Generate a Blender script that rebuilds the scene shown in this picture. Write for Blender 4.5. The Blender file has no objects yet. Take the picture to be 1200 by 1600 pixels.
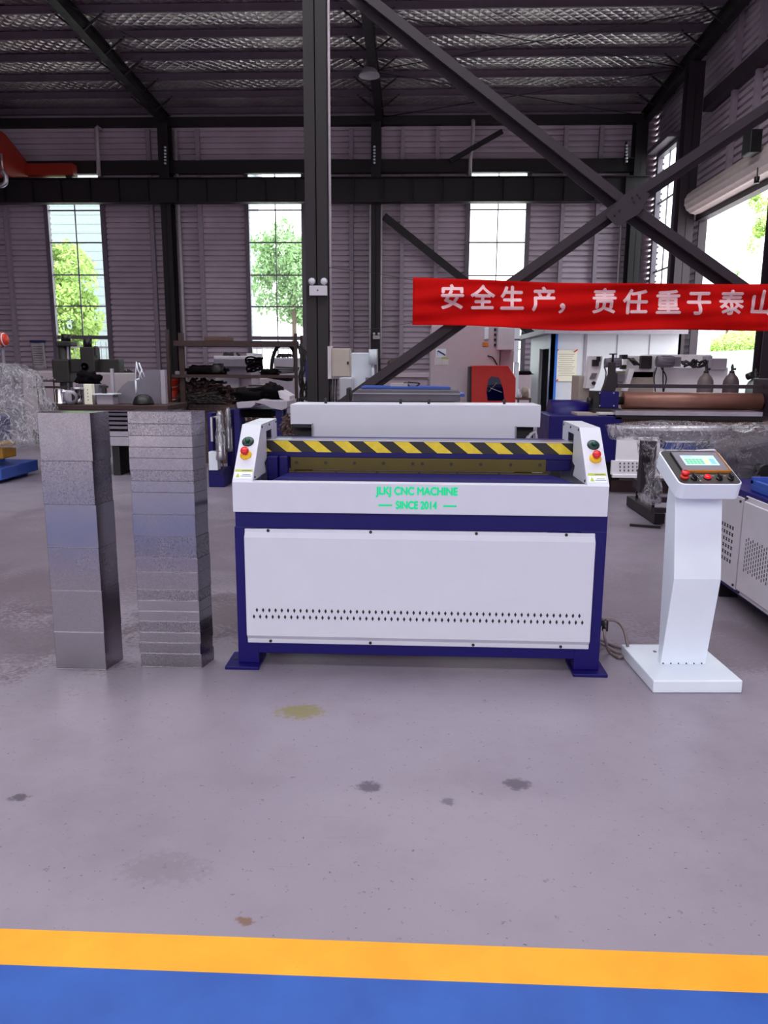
import bpy, bmesh, math, random
from mathutils import Vector, Matrix, noise as mnoise

S = bpy.context.scene
COL = S.collection
R = math.radians
rnd = random.Random(7)

# ------------------------------------------------------------------ camera
CAM_H, FPX = 1.5, 1200.0
yaw, pit, rol = R(2.3), R(10.85), R(0.33)
fw = Vector((-math.sin(yaw) * math.cos(pit), math.cos(yaw) * math.cos(pit), -math.sin(pit)))
r0 = Vector((math.cos(yaw), math.sin(yaw), 0))
u0 = r0.cross(fw)
rt = r0 * math.cos(rol) + u0 * math.sin(rol)
up = u0 * math.cos(rol) - r0 * math.sin(rol)
CPOS = Vector((0, 0, CAM_H))
cd = bpy.data.cameras.new('camera')
cam = bpy.data.objects.new('camera', cd)
COL.objects.link(cam)
cd.sensor_fit = 'VERTICAL'
cd.sensor_height = 36.0
cd.lens = 36.0 * FPX / 1600.0
cd.clip_end = 300
m = Matrix((rt, up, -fw)).transposed().to_4x4()
m.translation = CPOS
cam.matrix_world = m
S.camera = cam

def at(x, y, Y):
    """world point seen at photo pixel x,y on the upright plane at depth Y"""
    d = fw * FPX + rt * (x - 600) - up * (y - 800)
    return CPOS + d * (Y / d.y)

# ------------------------------------------------------------------ world, light, exposure
FRONT = -5.0
w = bpy.data.worlds.new('overcast_sky')
S.world = w
w.use_nodes = True
nt = w.node_tree
bg = nt.nodes['Background']
bg.inputs['Color'].default_value = (0.965, 0.985, 1.0, 1)
bg.inputs['Strength'].default_value = 1.0
S.view_settings.view_transform = 'Standard'
S.view_settings.look = 'None'
S.view_settings.gamma = 1.0
S.view_settings.use_curve_mapping = False
S.view_settings.exposure = 2.32
S.cycles.max_bounces = 8
S.cycles.diffuse_bounces = 4
S.cycles.glossy_bounces = 4
S.cycles.transparent_max_bounces = 12
S.cycles.caustics_reflective = False
S.cycles.caustics_refractive = False

def portal(name, loc, rot, sx, sy):
    l = bpy.data.lights.new(name, 'AREA')
    l.shape = 'RECTANGLE'; l.size = sx; l.size_y = sy
    l.cycles.is_portal = True
    o = bpy.data.objects.new(name, l)
    o.location = loc; o.rotation_euler = rot
    COL.objects.link(o)
DOOR_X0, DOOR_X1, DOOR_Z = -13.0, 6.5, 5.6          # the open front of the hall, behind the camera
SKY = [(-1.2, .5), (3.8, 8.2), (13.4, 15.0)]                      # unseen roof openings added to brighten floor and background, depth ranges
SKY_X0, SKY_X1 = -11.0, 6.0
portal('daylight_open_front', ((DOOR_X0 + DOOR_X1) / 2, FRONT, DOOR_Z / 2), (R(90), 0, 0), DOOR_X1 - DOOR_X0, DOOR_Z)
for ya, yb in SKY:
    portal('added_roof_light', ((SKY_X0 + SKY_X1) / 2, (ya + yb) / 2, 9.45 + .048 * (26 - (ya + yb) / 2)), (0, 0, 0), SKY_X1 - SKY_X0, yb - ya)
for xa, xb in ((-12.05, -10.32), (-5.46, -3.76), (1.66, 3.42), (-18.6, -16.9)):
    portal('daylight_window', ((xa + xb) / 2, 26.06, 4.4), (R(-90), 0, 0), xb - xa, 6.3)
portal('daylight_side_window', (7.42, 24.38, 4.5), (0, R(90), 0), 6.5, 1.7)
portal('daylight_roller_door', (7.45, 18.5, 2.6), (0, R(90), 0), 5.2, 5.3)

# ------------------------------------------------------------------ materials
def lin(c):
    c = c / 255.0
    return c / 12.92 if c <= .04045 else ((c + .055) / 1.055) ** 2.4
def rgb(r, g, b):
    return (lin(r), lin(g), lin(b), 1)

class NT:
    def __init__(s, name):
        s.m = bpy.data.materials.new(name)
        s.m.use_nodes = True
        s.t = s.m.node_tree
        s.b = s.t.nodes['Principled BSDF']
        s.out = s.t.nodes['Material Output']
    def n(s, typ, ins=None, **kw):
        nd = s.t.nodes.new('ShaderNode' + typ)
        for k, v in kw.items():
            setattr(nd, k, v)
        for k, v in (ins or {}).items():
            s.set(nd.inputs[k], v)
        return nd
    def set(s, sock, v):
        if hasattr(v, 'is_output'):
            s.t.links.new(v, sock)
        else:
            sock.default_value = v
    def math(s, op, a, b=0.0, clamp=False):
        nd = s.n('Math', {0: a, 1: b}, operation=op)
        nd.use_clamp = clamp
        return nd.outputs[0]
    def mix(s, f, a, b):
        nd = s.n('Mix', data_type='RGBA')
        s.set(nd.inputs[0], f); s.set(nd.inputs[6], a); s.set(nd.inputs[7], b)
        return nd.outputs[2]
    def ramp(s, f, lo, hi, a=0.0, b=1.0):
        nd = s.n('MapRange', {0: f, 1: lo, 2: hi, 3: a, 4: b})
        nd.clamp = True
        return nd.outputs[0]
    def noise(s, vec, scale, detail=3.0, rough=.55):
        nd = s.n('TexNoise', {'Vector': vec, 'Scale': scale, 'Detail': detail, 'Roughness': rough})
        return nd.outputs['Fac']
    def bump(s, h, strength=.3, dist=.01):
        nd = s.n('Bump', {'Strength': strength, 'Distance': dist, 'Height': h})
        s.t.links.new(nd.outputs[0], s.b.inputs['Normal'])
    def obj(s):
        return s.n('TexCoord').outputs['Object']
    def pos(s):
        return s.n('NewGeometry').outputs['Position']

def mat(name, col, rough=.5, metal=0.0, var=.08, scale=6.0, bump=0.0, spec=.5, coat=0.0):
    t = NT(name)
    o = t.obj()
    nz = t.noise(o, scale, 4)
    a = tuple(c * (1 - var) for c in col[:3]) + (1,)
    b = tuple(min(1, c * (1 + var)) for c in col[:3]) + (1,)
    t.set(t.b.inputs['Base Color'], t.mix(t.ramp(nz, .3, .7), a, b))
    t.set(t.b.inputs['Roughness'], t.ramp(nz, .3, .7, max(.03, rough - .05), rough + .05))
    t.b.inputs['Metallic'].default_value = metal
    t.b.inputs['Specular IOR Level'].default_value = spec
    t.b.inputs['Coat Weight'].default_value = coat
    if bump:
        t.bump(t.noise(o, scale * 6, 3), bump, .01)
    return t.m

M_ = {}
M_['white'] = mat('white_powder_coat', rgb(214, 213, 226), .38, var=.02)
M_['cool_white'] = mat('cool_white_paint', rgb(230, 236, 248), .35, var=.02)
M_['offwhite'] = mat('aged_white_paint', rgb(206, 198, 208), .5, var=.06)
M_['pinkwhite'] = mat('pale_rose_grey_paint', rgb(196, 178, 188), .5, var=.04)
M_['grey'] = mat('grey_paint', rgb(122, 114, 128), .5)
M_['midgrey'] = mat('mid_grey_paint', rgb(98, 92, 104), .5)
M_['lightgrey'] = mat('light_grey_paint', rgb(168, 160, 172), .5)
M_['beige'] = mat('beige_cabinet_paint', rgb(178, 166, 156), .5)
M_['navy'] = mat('navy_blue_paint', rgb(17, 7, 92), .42, var=.06, spec=.3)
M_['blue'] = mat('machine_blue_paint', rgb(52, 84, 172), .4)
M_['brightblue'] = mat('bright_blue_trim', rgb(60, 120, 220), .4)
M_['black'] = mat('black_plastic', rgb(20, 16, 20), .4)
M_['satin_black'] = mat('satin_black_face', rgb(44, 36, 40), .45)
M_['steel'] = mat('dark_painted_steel', rgb(47, 35, 45), .5, var=.12)
M_['steel2'] = mat('purple_brown_steel', rgb(26, 17, 24), .55, var=.15)
M_['post'] = mat('girt_grey_steel', rgb(176, 160, 176), .5, var=.1)
M_['purlin'] = mat('roof_purlin_steel', rgb(104, 88, 104), .5, var=.1)
M_['bright_white'] = mat('bright_white_enamel', rgb(246, 242, 248), .4, var=.02)
M_['sky_block'] = mat('dark_sky_block', rgb(104, 98, 104), .8)
M_['rust'] = mat('rusty_brown_steel', rgb(56, 34, 33), .65, var=.3, scale=14)
M_['machinery'] = mat('dark_green_grey_casting', rgb(48, 44, 44), .5, var=.15)
M_['dark'] = mat('dark_oily_metal', rgb(28, 22, 25), .5, var=.3)
M_['brown_wood'] = mat('brown_timber', rgb(92, 66, 60), .7, var=.25, scale=20)
M_['red'] = mat('red_paint', rgb(190, 36, 32), .45)
M_['redbtn'] = mat('red_button', rgb(214, 20, 32), .3)
M_['orange'] = mat('orange_red_plastic', rgb(232, 66, 40), .4)
M_['crane'] = mat('crane_orange_red', rgb(164, 44, 28), .45)
M_['yellow'] = mat('safety_yellow', rgb(240, 186, 20), .45)
M_['amber'] = mat('orange_gold_trim', rgb(206, 126, 40), .4)
M_['green'] = mat('dark_green_button', rgb(14, 78, 66), .35)
M_['green_rim'] = mat('dark_green_rim', rgb(8, 46, 42), .35)
M_['chrome'] = mat('chrome', rgb(200, 198, 204), .18, 1.0)
M_['alu'] = mat('brushed_aluminium', rgb(190, 186, 194), .35, 1.0)
M_['greysteel'] = mat('grey_sheet_steel', rgb(150, 144, 156), .45, .6)
M_['olive'] = mat('olive_blade_steel', rgb(82, 68, 12), .45, .2)
M_['bluetable'] = mat('dark_blue_table', rgb(26, 20, 88), .55, spec=.15)
M_['copper'] = mat('brown_roller_steel', rgb(142, 96, 84), .38, .25, var=.16)
M_['cork'] = mat('brown_ribbed_belt', rgb(112, 82, 70), .7, var=.2, scale=30)
M_['pipe'] = mat('pale_pvc_pipe', rgb(206, 194, 202), .4)
M_['paper'] = mat('paper', rgb(214, 206, 208), .8, var=.03)
M_['poster'] = mat('cream_poster_paper', rgb(250, 246, 224), .7, var=.02)
M_['ink'] = mat('grey_print', rgb(120, 112, 124), .7)
M_['fabric'] = mat('black_cloth', rgb(14, 10, 13), .9, var=.3, bump=.4, spec=.1)
M_['bluecloth'] = mat('blue_cloth', rgb(52, 56, 120), .9, var=.2)
M_['cable'] = mat('grey_brown_cable', rgb(126, 110, 112), .45)
M_['clutter'] = mat('mixed_scrap_metal', rgb(84, 62, 60), .6, var=.6, scale=25)
M_['lens'] = mat('lamp_lens', rgb(214, 214, 220), .15)
M_['shed'] = mat('white_sandwich_panel', rgb(226, 230, 236), .45, var=.02)
M_['housing'] = mat('pale_roller_door_slats', rgb(206, 188, 186), .5)
M_['frame'] = mat('window_frame_steel', rgb(120, 108, 122), .5)
M_['fascia_text'] = None
M_['gas_grey'] = mat('grey_cylinder_paint', rgb(104, 90, 92), .45, var=.15)
M_['gas_dark'] = mat('dark_cylinder_paint', rgb(84, 66, 70), .45, var=.15)
M_['gas_green'] = mat('grey_green_cylinder_paint', rgb(128, 138, 130), .45, var=.12)
M_['outwall'] = mat('pale_render', rgb(150, 158, 162), .8)
M_['ground'] = mat('outdoor_concrete', rgb(214, 210, 206), .85)
M_['bark'] = mat('bark', rgb(96, 80, 66), .9, var=.3)
M_['leaf'] = mat('fresh_green_leaves', rgb(172, 200, 112), .6, var=.3, scale=2)
M_['leaf2'] = mat('mid_green_leaves', rgb(158, 190, 136), .6, var=.3, scale=2)
M_['olivebin'] = mat('mustard_box', rgb(168, 122, 34), .5, var=.2)

# glowing green letters: the photo shows them as bright painted green, kept as paint
M_['greentext'] = mat('mint_green_lettering', rgb(0, 242, 162), .5, var=.02)
M_['banner_text'] = mat('pale_pink_lettering', rgb(244, 200, 206), .7, var=.05)
M_['textgrey'] = mat('grey_lettering', rgb(110, 104, 118), .6)
M_['warn'] = mat('olive_yellow_label', rgb(186, 190, 70), .6)

# floor ---------------------------------------------------------------
t = NT('grey_lilac_epoxy_floor')
p = t.pos()
n1 = t.noise(p, .35, 5, .6); n2 = t.noise(p, 3.0, 6, .65); n3 = t.noise(p, 26, 4, .7); n5 = t.noise(p, 38, 5, .7)
c = t.mix(t.ramp(n1, .3, .7), rgb(131, 120, 136), rgb(150, 140, 154))
c = t.mix(t.ramp(n2, .5, .8, 0, .35), c, rgb(120, 108, 118))
c = t.mix(t.ramp(n3, .63, .70, 0, .6), c, rgb(88, 78, 90))
c = t.mix(t.ramp(t.noise(p, 60, 2, .5), .70, .74, 0, .8), c, rgb(66, 58, 68))
c = t.mix(t.ramp(t.noise(p, 1.1, 6, .7), .52, .72, 0, .5), c, rgb(116, 104, 118))
# long scuffs
sep = t.n('SeparateXYZ', {0: p})
sv = t.n('CombineXYZ', {0: t.math('MULTIPLY', sep.outputs[0], 1.2), 1: t.math('MULTIPLY', sep.outputs[1], 26.0), 2: 0.0})
n4 = t.noise(sv.outputs[0], 1.3, 4, .6)
c = t.mix(t.ramp(n4, .68, .74, 0, .3), c, rgb(104, 92, 104))
def spot(c, x, y, rad, col, k, sx=1.0):
    d = t.n('VectorMath', {0: p, 1: (x, y, 0)}, operation='SUBTRACT').outputs[0]
    d = t.n('VectorMath', {0: d, 1: (1 / sx, 1.0, 1.0)}, operation='MULTIPLY').outputs[0]
    ln = t.n('VectorMath', {0: d}, operation='LENGTH').outputs['Value']
    ln = t.math('ADD', ln, t.math('ADD', t.math('MULTIPLY', t.math('SUBTRACT', n2, .5), rad * 1.8), t.math('MULTIPLY', t.math('SUBTRACT', n5, .5), rad * 2.2)))
    return t.mix(t.ramp(ln, rad * .55, rad, k, 0.0), c, col)
c = spot(c, -.497, 3.146, .085, rgb(122, 112, 62), .85, 1.6)
c = spot(c, -.15, 2.535, .04, rgb(74, 64, 78), .8, 1.3)
c = spot(c, .388, 2.584, .04, rgb(78, 68, 82), .8, 1.3)
c = spot(c, .131, 2.458, .025, rgb(80, 70, 84), .7, 1.3)
c = spot(c, -1.373, 2.407, .025, rgb(70, 60, 72), .8, 1.5)
c = spot(c, -.45, 1.84, .022, rgb(110, 72, 44), .8, 1.6)
c = spot(c, -.75, 2.05, .1, rgb(116, 104, 116), .5, 1.6)
c = spot(c, -2.6, 6.2, 2.4, rgb(104, 92, 104), .7, 1.1)  # broad worn areas from here on, with light falloff painted into the colour
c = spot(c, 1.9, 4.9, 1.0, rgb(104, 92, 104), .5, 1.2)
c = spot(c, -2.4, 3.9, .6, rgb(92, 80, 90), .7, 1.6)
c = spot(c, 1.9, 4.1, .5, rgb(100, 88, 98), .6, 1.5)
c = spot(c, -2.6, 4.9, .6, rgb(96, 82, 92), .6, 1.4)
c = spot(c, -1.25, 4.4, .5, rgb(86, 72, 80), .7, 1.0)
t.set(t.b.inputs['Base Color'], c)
t.set(t.b.inputs['Roughness'], t.ramp(n2, .3, .75, .30, .48))
t.b.inputs['Specular IOR Level'].default_value = .45
t.bump(t.math('ADD', n3, t.math('MULTIPLY', n2, 1.5)), .12, .004)
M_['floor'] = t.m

def line_mat(name, c1, c2):
    t = NT(name)
    p = t.pos()
    n2 = t.noise(p, 5, 5, .6); n3 = t.noise(p, 40, 4, .7)
    c = t.mix(t.ramp(n2, .35, .7), c1, c2)
    c = t.mix(t.ramp(n3, .68, .76, 0, .6), c, tuple(v * .45 for v in c1[:3]) + (1,))
    t.set(t.b.inputs['Base Color'], c)
    t.set(t.b.inputs['Roughness'], t.ramp(n2, .3, .7, .38, .52))
    t.bump(n3, .1, .003)
    return t.m
M_['floor_yellow'] = line_mat('worn_yellow_floor_paint', rgb(246, 156, 10), rgb(252, 168, 24))
M_['floor_blue'] = line_mat('worn_blue_floor_paint', rgb(24, 74, 160), rgb(33, 86, 174))

# corrugated cladding -------------------------------------------------
t = NT('lilac_grey_cladding')
p = t.pos()
n1 = t.noise(p, .8, 4)
c = t.mix(t.ramp(n1, .3, .7), rgb(196, 178, 193), rgb(218, 200, 215))
t.set(t.b.inputs['Base Color'], c)
t.b.inputs['Roughness'].default_value = .5
M_['clad'] = t.m

# foil insulation -----------------------------------------------------
t = NT('quilted_silver_foil')
p = t.pos()
sep = t.n('SeparateXYZ', {0: p})
a = t.math('MULTIPLY', t.math('ADD', sep.outputs[0], sep.outputs[1]), 3.6)
b = t.math('MULTIPLY', t.math('SUBTRACT', sep.outputs[0], sep.outputs[1]), 3.6)
pa = t.math('PINGPONG', a, .5); pb = t.math('PINGPONG', b, .5)
h = t.math('POWER', t.math('MULTIPLY', t.math('MINIMUM', pa, pb), 2.0), .5)
nz = t.noise(p, 5, 4, .6); nz2 = t.noise(p, .9, 2)
h = t.math('ADD', h, t.math('MULTIPLY', nz, .8))
t.set(t.b.inputs['Base Color'], t.mix(t.ramp(nz2, .35, .65), rgb(226, 214, 220), rgb(244, 236, 234)))
t.b.inputs['Metallic'].default_value = 1.0
t.set(t.b.inputs['Roughness'], t.ramp(nz2, .35, .65, .28, .42))
t.bump(h, .6, .06)
M_['foil'] = t.m

# galvanised sheet ----------------------------------------------------
t = NT('galvanised_sheet')
o = t.obj()
geo = t.n('NewGeometry')
vor = t.n('TexVoronoi', {'Vector': o, 'Scale': 190.0})
oi = t.n('ObjectInfo').outputs['Random']
n1 = t.noise(o, 5, 3)
spang = t.math('MULTIPLY', t.ramp(vor.outputs['Color'], .1, .9), t.ramp(oi, 0, 1, .15, 1.0))
c = t.mix(spang, rgb(152, 146, 155), rgb(118, 112, 121))
t.set(t.b.inputs['Base Color'], c)
t.b.inputs['Metallic'].default_value = 1.0
t.set(t.b.inputs['Roughness'], t.math('ADD', t.ramp(n1, .3, .7, .16, .26), t.math('MULTIPLY', spang, .10)))
M_['galv'] = t.m

# hazard stripe -------------------------------------------------------
t = NT('yellow_black_hazard_tape')
sep = t.n('SeparateXYZ', {0: t.obj()})
u = t.math('ADD', sep.outputs[0], t.math('MULTIPLY', t.math('SUBTRACT', sep.outputs[2], 1.105), 1.25))
u = t.math('FRACT', t.math('MULTIPLY', t.math('ADD', u, .745 + 1.58), 1 / .158))
st = t.math('LESS_THAN', u, .5)
nz = t.noise(t.obj(), 30, 3)
t.set(t.b.inputs['Base Color'], t.mix(st, rgb(22, 15, 16), t.mix(t.ramp(nz, .3, .7), rgb(226, 196, 40), rgb(244, 214, 52))))
t.b.inputs['Roughness'].default_value = .4
M_['hazard'] = t.m

# clear film ----------------------------------------------------------
def film(name, alpha, tint):
    t = NT(name)
    o = t.obj()
    sc = t.n('VectorMath', {0: o, 1: (1.0, 1.0, .5)}, operation='MULTIPLY').outputs[0]
    nz = t.noise(sc, 11, 7, .72)
    nz2 = t.noise(o, 3, 3)
    t.b.inputs['Base Color'].default_value = tint
    t.b.inputs['Roughness'].default_value = .1
    t.b.inputs['Specular IOR Level'].default_value = 1.0
    warp = t.n('TexNoise', {'Vector': o, 'Scale': 3.0, 'Detail': 2.0})
    wv = t.n('VectorMath', {0: warp.outputs['Color'], 1: (.5, .5, .5)}, operation='MULTIPLY').outputs[0]
    wo = t.n('VectorMath', {0: o, 1: wv}, operation='ADD').outputs[0]
    def lines(vec, sc_, wd, rot):
        mp = t.n('Mapping', {'Vector': vec, 'Rotation': rot, 'Scale': (1.0, 1.0, .22)})
        q = t.noise(mp.outputs[0], sc_, 1.5, .5)
        return t.ramp(t.math('ABSOLUTE', t.math('SUBTRACT', q, .5)), wd * .15, wd, 1, 0)
    highlight_streak = t.math('MAXIMUM', lines(wo, 13, .030, (0, .6, 0)), t.math('MULTIPLY', lines(wo, 17, .024, (0, -.9, .4)), .8))  # white highlights on the creases, painted into the film opacity
    t.set(t.b.inputs['Alpha'], t.math('ADD', t.math('MULTIPLY', highlight_streak, alpha), t.ramp(nz2, .4, .7, alpha * .10, alpha * .42), True))
    t.bump(nz, 1.0, .12)
    return t.m
M_['film'] = film('crinkled_clear_film', .8, rgb(238, 234, 244))
M_['film_thick'] = film('layered_clear_film', .7, rgb(230, 222, 234))
M_['film_dark'] = film('grey_plastic_wrap', .75, rgb(120, 110, 122))

# glass ---------------------------------------------------------------
def glass(name, f, col):
    t = NT(name)
    tr = t.n('BsdfTransparent', {'Color': col})
    gl = t.n('BsdfGlossy', {'Color': (1, 1, 1, 1), 'Roughness': .03})
    mx = t.n('MixShader', {0: f, 1: tr.outputs[0], 2: gl.outputs[0]})
    t.t.links.new(mx.outputs[0], t.out.inputs[0])
    return t.m
M_['glass'] = glass('window_glass', .05, (.93, .98, .97, 1))
M_['booth_glass'] = glass('dark_window_glass', .06, (.4, .46, .6, 1))

# banner --------------------------------------------------------------
t = NT('red_banner_cloth')
o = t.obj()
nz = t.noise(o, 60, 2)
c = t.mix(nz, rgb(222, 28, 30), rgb(238, 40, 38))
df = t.n('BsdfDiffuse', {'Color': c})
tl = t.n('BsdfTranslucent', {'Color': c})
tp = t.n('BsdfTransparent', {'Color': (.9, .1, .08, 1)})
m1 = t.n('MixShader', {0: .42, 1: df.outputs[0], 2: tl.outputs[0]})
m2 = t.n('MixShader', {0: .12, 1: m1.outputs[0], 2: tp.outputs[0]})
t.t.links.new(m2.outputs[0], t.out.inputs[0])
M_['banner'] = t.m

# lit touch screen ------------------------------------------------------
def emis(name, col, st):
    t = NT(name)
    t.b.inputs['Base Color'].default_value = col
    t.b.inputs['Emission Color'].default_value = col
    t.b.inputs['Emission Strength'].default_value = st
    t.b.inputs['Roughness'].default_value = .2
    return t.m
M_['scr_bg'] = emis('screen_pale_blue', rgb(176, 206, 222), .16)
M_['scr_green'] = emis('screen_green_cells', rgb(110, 180, 140), .14)
M_['scr_yellow'] = emis('screen_yellow_cells', rgb(222, 206, 150), .14)
M_['scr_blue'] = emis('screen_blue_cells', rgb(120, 180, 214), .14)
M_['lamp_red'] = emis('lit_red_push_button', rgb(250, 10, 20), .35)

# ------------------------------------------------------------------ geometry helpers
class MB:
    def __init__(s):
        s.v = []; s.f = []; s.sm = []
    def add(s, vs, fs, smooth=False):
        k = len(s.v)
        s.v += [tuple(v) for v in vs]
        for f in fs:
            s.f.append(tuple(i + k for i in f)); s.sm.append(smooth)
        return s
    def box(s, x0, x1, y0, y1, z0, z1):
        x0, x1 = sorted((x0, x1)); y0, y1 = sorted((y0, y1)); z0, z1 = sorted((z0, z1))
        vs = [(x0, y0, z0), (x1, y0, z0), (x1, y1, z0), (x0, y1, z0), (x0, y0, z1), (x1, y0, z1), (x1, y1, z1), (x0, y1, z1)]
        return s.add(vs, [(0, 3, 2, 1), (4, 5, 6, 7), (0, 1, 5, 4), (1, 2, 6, 5), (2, 3, 7, 6), (3, 0, 4, 7)])
    def obox(s, c, sx, sy, sz, M):
        vs = []
        for z in (-.5, .5):
            for x, y in ((-.5, -.5), (.5, -.5), (.5, .5), (-.5, .5)):
                vs.append(Vector(c) + M @ Vector((x * sx, y * sy, z * sz)))
        return s.add(vs, [(0, 3, 2, 1), (4, 5, 6, 7), (0, 1, 5, 4), (1, 2, 6, 5), (2, 3, 7, 6), (3, 0, 4, 7)])
    def bar(s, p, q, wd, ht, upv=(0, 0, 1)):
        p, q = Vector(p), Vector(q)
        d = (q - p).normalized()
        sx = d.cross(Vector(upv))
        if sx.length < 1e-4: sx = d.cross(Vector((0, 1, 0)))
        sx.normalize(); uz = sx.cross(d)
        M = Matrix((sx, d, uz)).transposed()
        return s.obox((p + q) / 2, wd, (q - p).length, ht, M)
    def cyl(s, p, q, r, r2=None, n=20, smooth=True):
        p, q = Vector(p), Vector(q)
        r2 = r if r2 is None else r2
        d = (q - p).normalized()
        a = d.orthogonal().normalized(); b = d.cross(a)
        vs = []
        for c, rr in ((p, r), (q, r2)):
            for i in range(n):
                t = 2 * math.pi * i / n
                vs.append(c + (a * math.cos(t) + b * math.sin(t)) * rr)
        k = len(s.v)
        s.add(vs, [(i, (i + 1) % n, n + (i + 1) % n, n + i) for i in range(n)], smooth)
        s.f.append(tuple(k + i for i in reversed(range(n)))); s.sm.append(False)
        s.f.append(tuple(k + n + i for i in range(n))); s.sm.append(False)
        return s
    def tube(s, pts, r, n=8):
        pts = [Vector(p) for p in pts]
        vs = []; a = None
        for i, p in enumerate(pts):
            d = (pts[min(i + 1, len(pts) - 1)] - pts[max(i - 1, 0)]).normalized()
            if a is None: a = d.orthogonal().normalized()
            a = (a - d * a.dot(d)).normalized(); b = d.cross(a)
            for j in range(n):
                t = 2 * math.pi * j / n
                vs.append(p + (a * math.cos(t) + b * math.sin(t)) * r)
        fs = []
        for i in range(len(pts) - 1):
            for j in range(n):
                fs.append((i * n + j, i * n + (j + 1) % n, (i + 1) * n + (j + 1) % n, (i + 1) * n + j))
        fs.append(tuple(reversed(range(n)))); fs.append(tuple((len(pts) - 1) * n + j for j in range(n)))
        return s.add(vs, fs, True)
    def prism(s, pts, axis, a, b):
        """polygon extruded along axis; pts are (y,z) for x, (x,z) for y, (x,y) for z"""
        def mk(p, q, t):
            return {'x': (t, p, q), 'y': (p, t, q), 'z': (p, q, t)}[axis]
        n = len(pts)
        vs = [mk(p, q, a) for p, q in pts] + [mk(p, q, b) for p, q in pts]
        return s.add(vs, [tuple(range(n)), tuple(reversed(range(n, 2 * n)))] + [(i, n + i, n + (i + 1) % n, (i + 1) % n) for i in range(n)])
    def lathe(s, prof, c, n=24, axis=(0, 0, 1)):
        d = Vector(axis).normalized(); a = d.orthogonal().normalized(); b = d.cross(a); c = Vector(c)
        vs = []
        for r, h in prof:
            for j in range(n):
                t = 2 * math.pi * j / n
                vs.append(c + d * h + (a * math.cos(t) + b * math.sin(t)) * max(r, 1e-4))
        fs = [(i * n + j, i * n + (j + 1) % n, (i + 1) * n + (j + 1) % n, (i + 1) * n + j) for i in range(len(prof) - 1) for j in range(n)]
        fs.append(tuple(reversed(range(n)))); fs.append(tuple((len(prof) - 1) * n + j for j in range(n)))
        return s.add(vs, fs, True)
    def blob(s, c, sx, sy, sz, seed=0, amp=.15, freq=2.0, n=26, mm=18, box=.6):
        """lumpy draped body: a rounded box with crumples"""
        vs = []; c = Vector(c)
        for i in range(mm + 1):
            ph = math.pi * i / mm - math.pi / 2
            for j in range(n):
                th = 2 * math.pi * j / n
                d = Vector((math.cos(ph) * math.cos(th), math.cos(ph) * math.sin(th), math.sin(ph)))
                e = Vector([math.copysign(abs(q) ** box, q) for q in d])
                k = 1 + amp * mnoise.noise(d * freq + Vector((seed * 7.3, seed, 0))) + amp * .5 * mnoise.noise(d * freq * 3 + Vector((seed, 0, 3)))
                vs.append(c + Vector((e.x * sx, e.y * sy, e.z * sz)) * k)
        fs = [(i * n + j, i * n + (j + 1) % n, (i + 1) * n + (j + 1) % n, (i + 1) * n + j) for i in range(mm) for j in range(n)]
        return s.add(vs, fs, True)
    def build(s, name, mt, parent=None, bevel=0.0, local=False):
        me = bpy.data.meshes.new(name)
        vs = s.v
        if parent is not None and not local:
            inv = wm(parent).inverted()
            vs = [inv @ Vector(v) for v in vs]
        me.from_pydata([tuple(v) for v in vs], [], s.f)
        me.polygons.foreach_set('use_smooth', s.sm)
        bm = bmesh.new(); bm.from_mesh(me)
        bmesh.ops.recalc_face_normals(bm, faces=bm.faces)
        bm.to_mesh(me); bm.free()
        me.update()
        o = bpy.data.objects.new(name, me)
        COL.objects.link(o)
        if parent is not None: o.parent = parent
        me.materials.append(M_[mt] if isinstance(mt, str) else mt)
        if bevel:
            b = o.modifiers.new('edge', 'BEVEL')
            b.width = bevel; b.segments = 2; b.limit_method = 'ANGLE'; b.angle_limit = R(40)
        return o

def wm(o):
    m = o.matrix_basis.copy()
    while o.parent is not None:
        o = o.parent
        m = o.matrix_basis @ m
    return m
def thing(name, label, cat, loc=(0, 0, 0), group=None):
    o = bpy.data.objects.new(name, None)
    COL.objects.link(o)
    o.location = loc
    o.empty_display_size = .1
    return tag(o, label, cat, group)
def tag(o, label, cat, group=None):
    o['label'] = label; o['category'] = cat
    if group: o['group'] = group
    return o
def struct(o):
    o['kind'] = 'structure'
    return o
def box1(x0, x1, y0, y1, z0, z1): return MB().box(x0, x1, y0, y1, z0, z1)
def pbox(M, x0, y0, x1, y1, Y, d, zb=None):
    """box whose front face fills the photo rectangle at depth Y, d metres deep"""
    a, b = at(x0, y0, Y), at(x1, y1, Y)
    a2, b2 = at(x0, y1, Y), at(x1, y0, Y)
    return M.box((a.x + a2.x) / 2, (b.x + b2.x) / 2, Y, Y + d, (b.z + a2.z) / 2 if zb is None else zb, (a.z + b2.z) / 2)
def text_mesh(body, size, name, bold=0.0, extrude=.001, sx=1.0):
    cu = bpy.data.curves.new(name, 'FONT')
    cu.body = body; cu.size = size; cu.align_x = 'CENTER'; cu.align_y = 'CENTER'
    cu.extrude = extrude
    ob = bpy.data.objects.new(name, cu)
    COL.objects.link(ob)
    dg = bpy.context.evaluated_depsgraph_get()
    me = bpy.data.meshes.new_from_object(ob.evaluated_get(dg))
    bpy.data.objects.remove(ob); bpy.data.curves.remove(cu)
    vs = [(v.co.x * sx, v.co.y, v.co.z) for v in me.vertices]
    fs = [tuple(p.vertices) for p in me.polygons]
    if bold:
        n_ = len(vs); base, bf = vs, fs
        vs, fs = [], []
        for k, (dx, dy) in enumerate(((0, 0), (bold, 0), (-bold, 0), (0, bold), (0, -bold))):
            vs = vs + [(x + dx, y + dy, z + k * .00005) for x, y, z in base]
            fs = fs + [tuple(i + k * n_ for i in f) for f in bf]
    bpy.data.meshes.remove(me)
    return vs, fs

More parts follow.
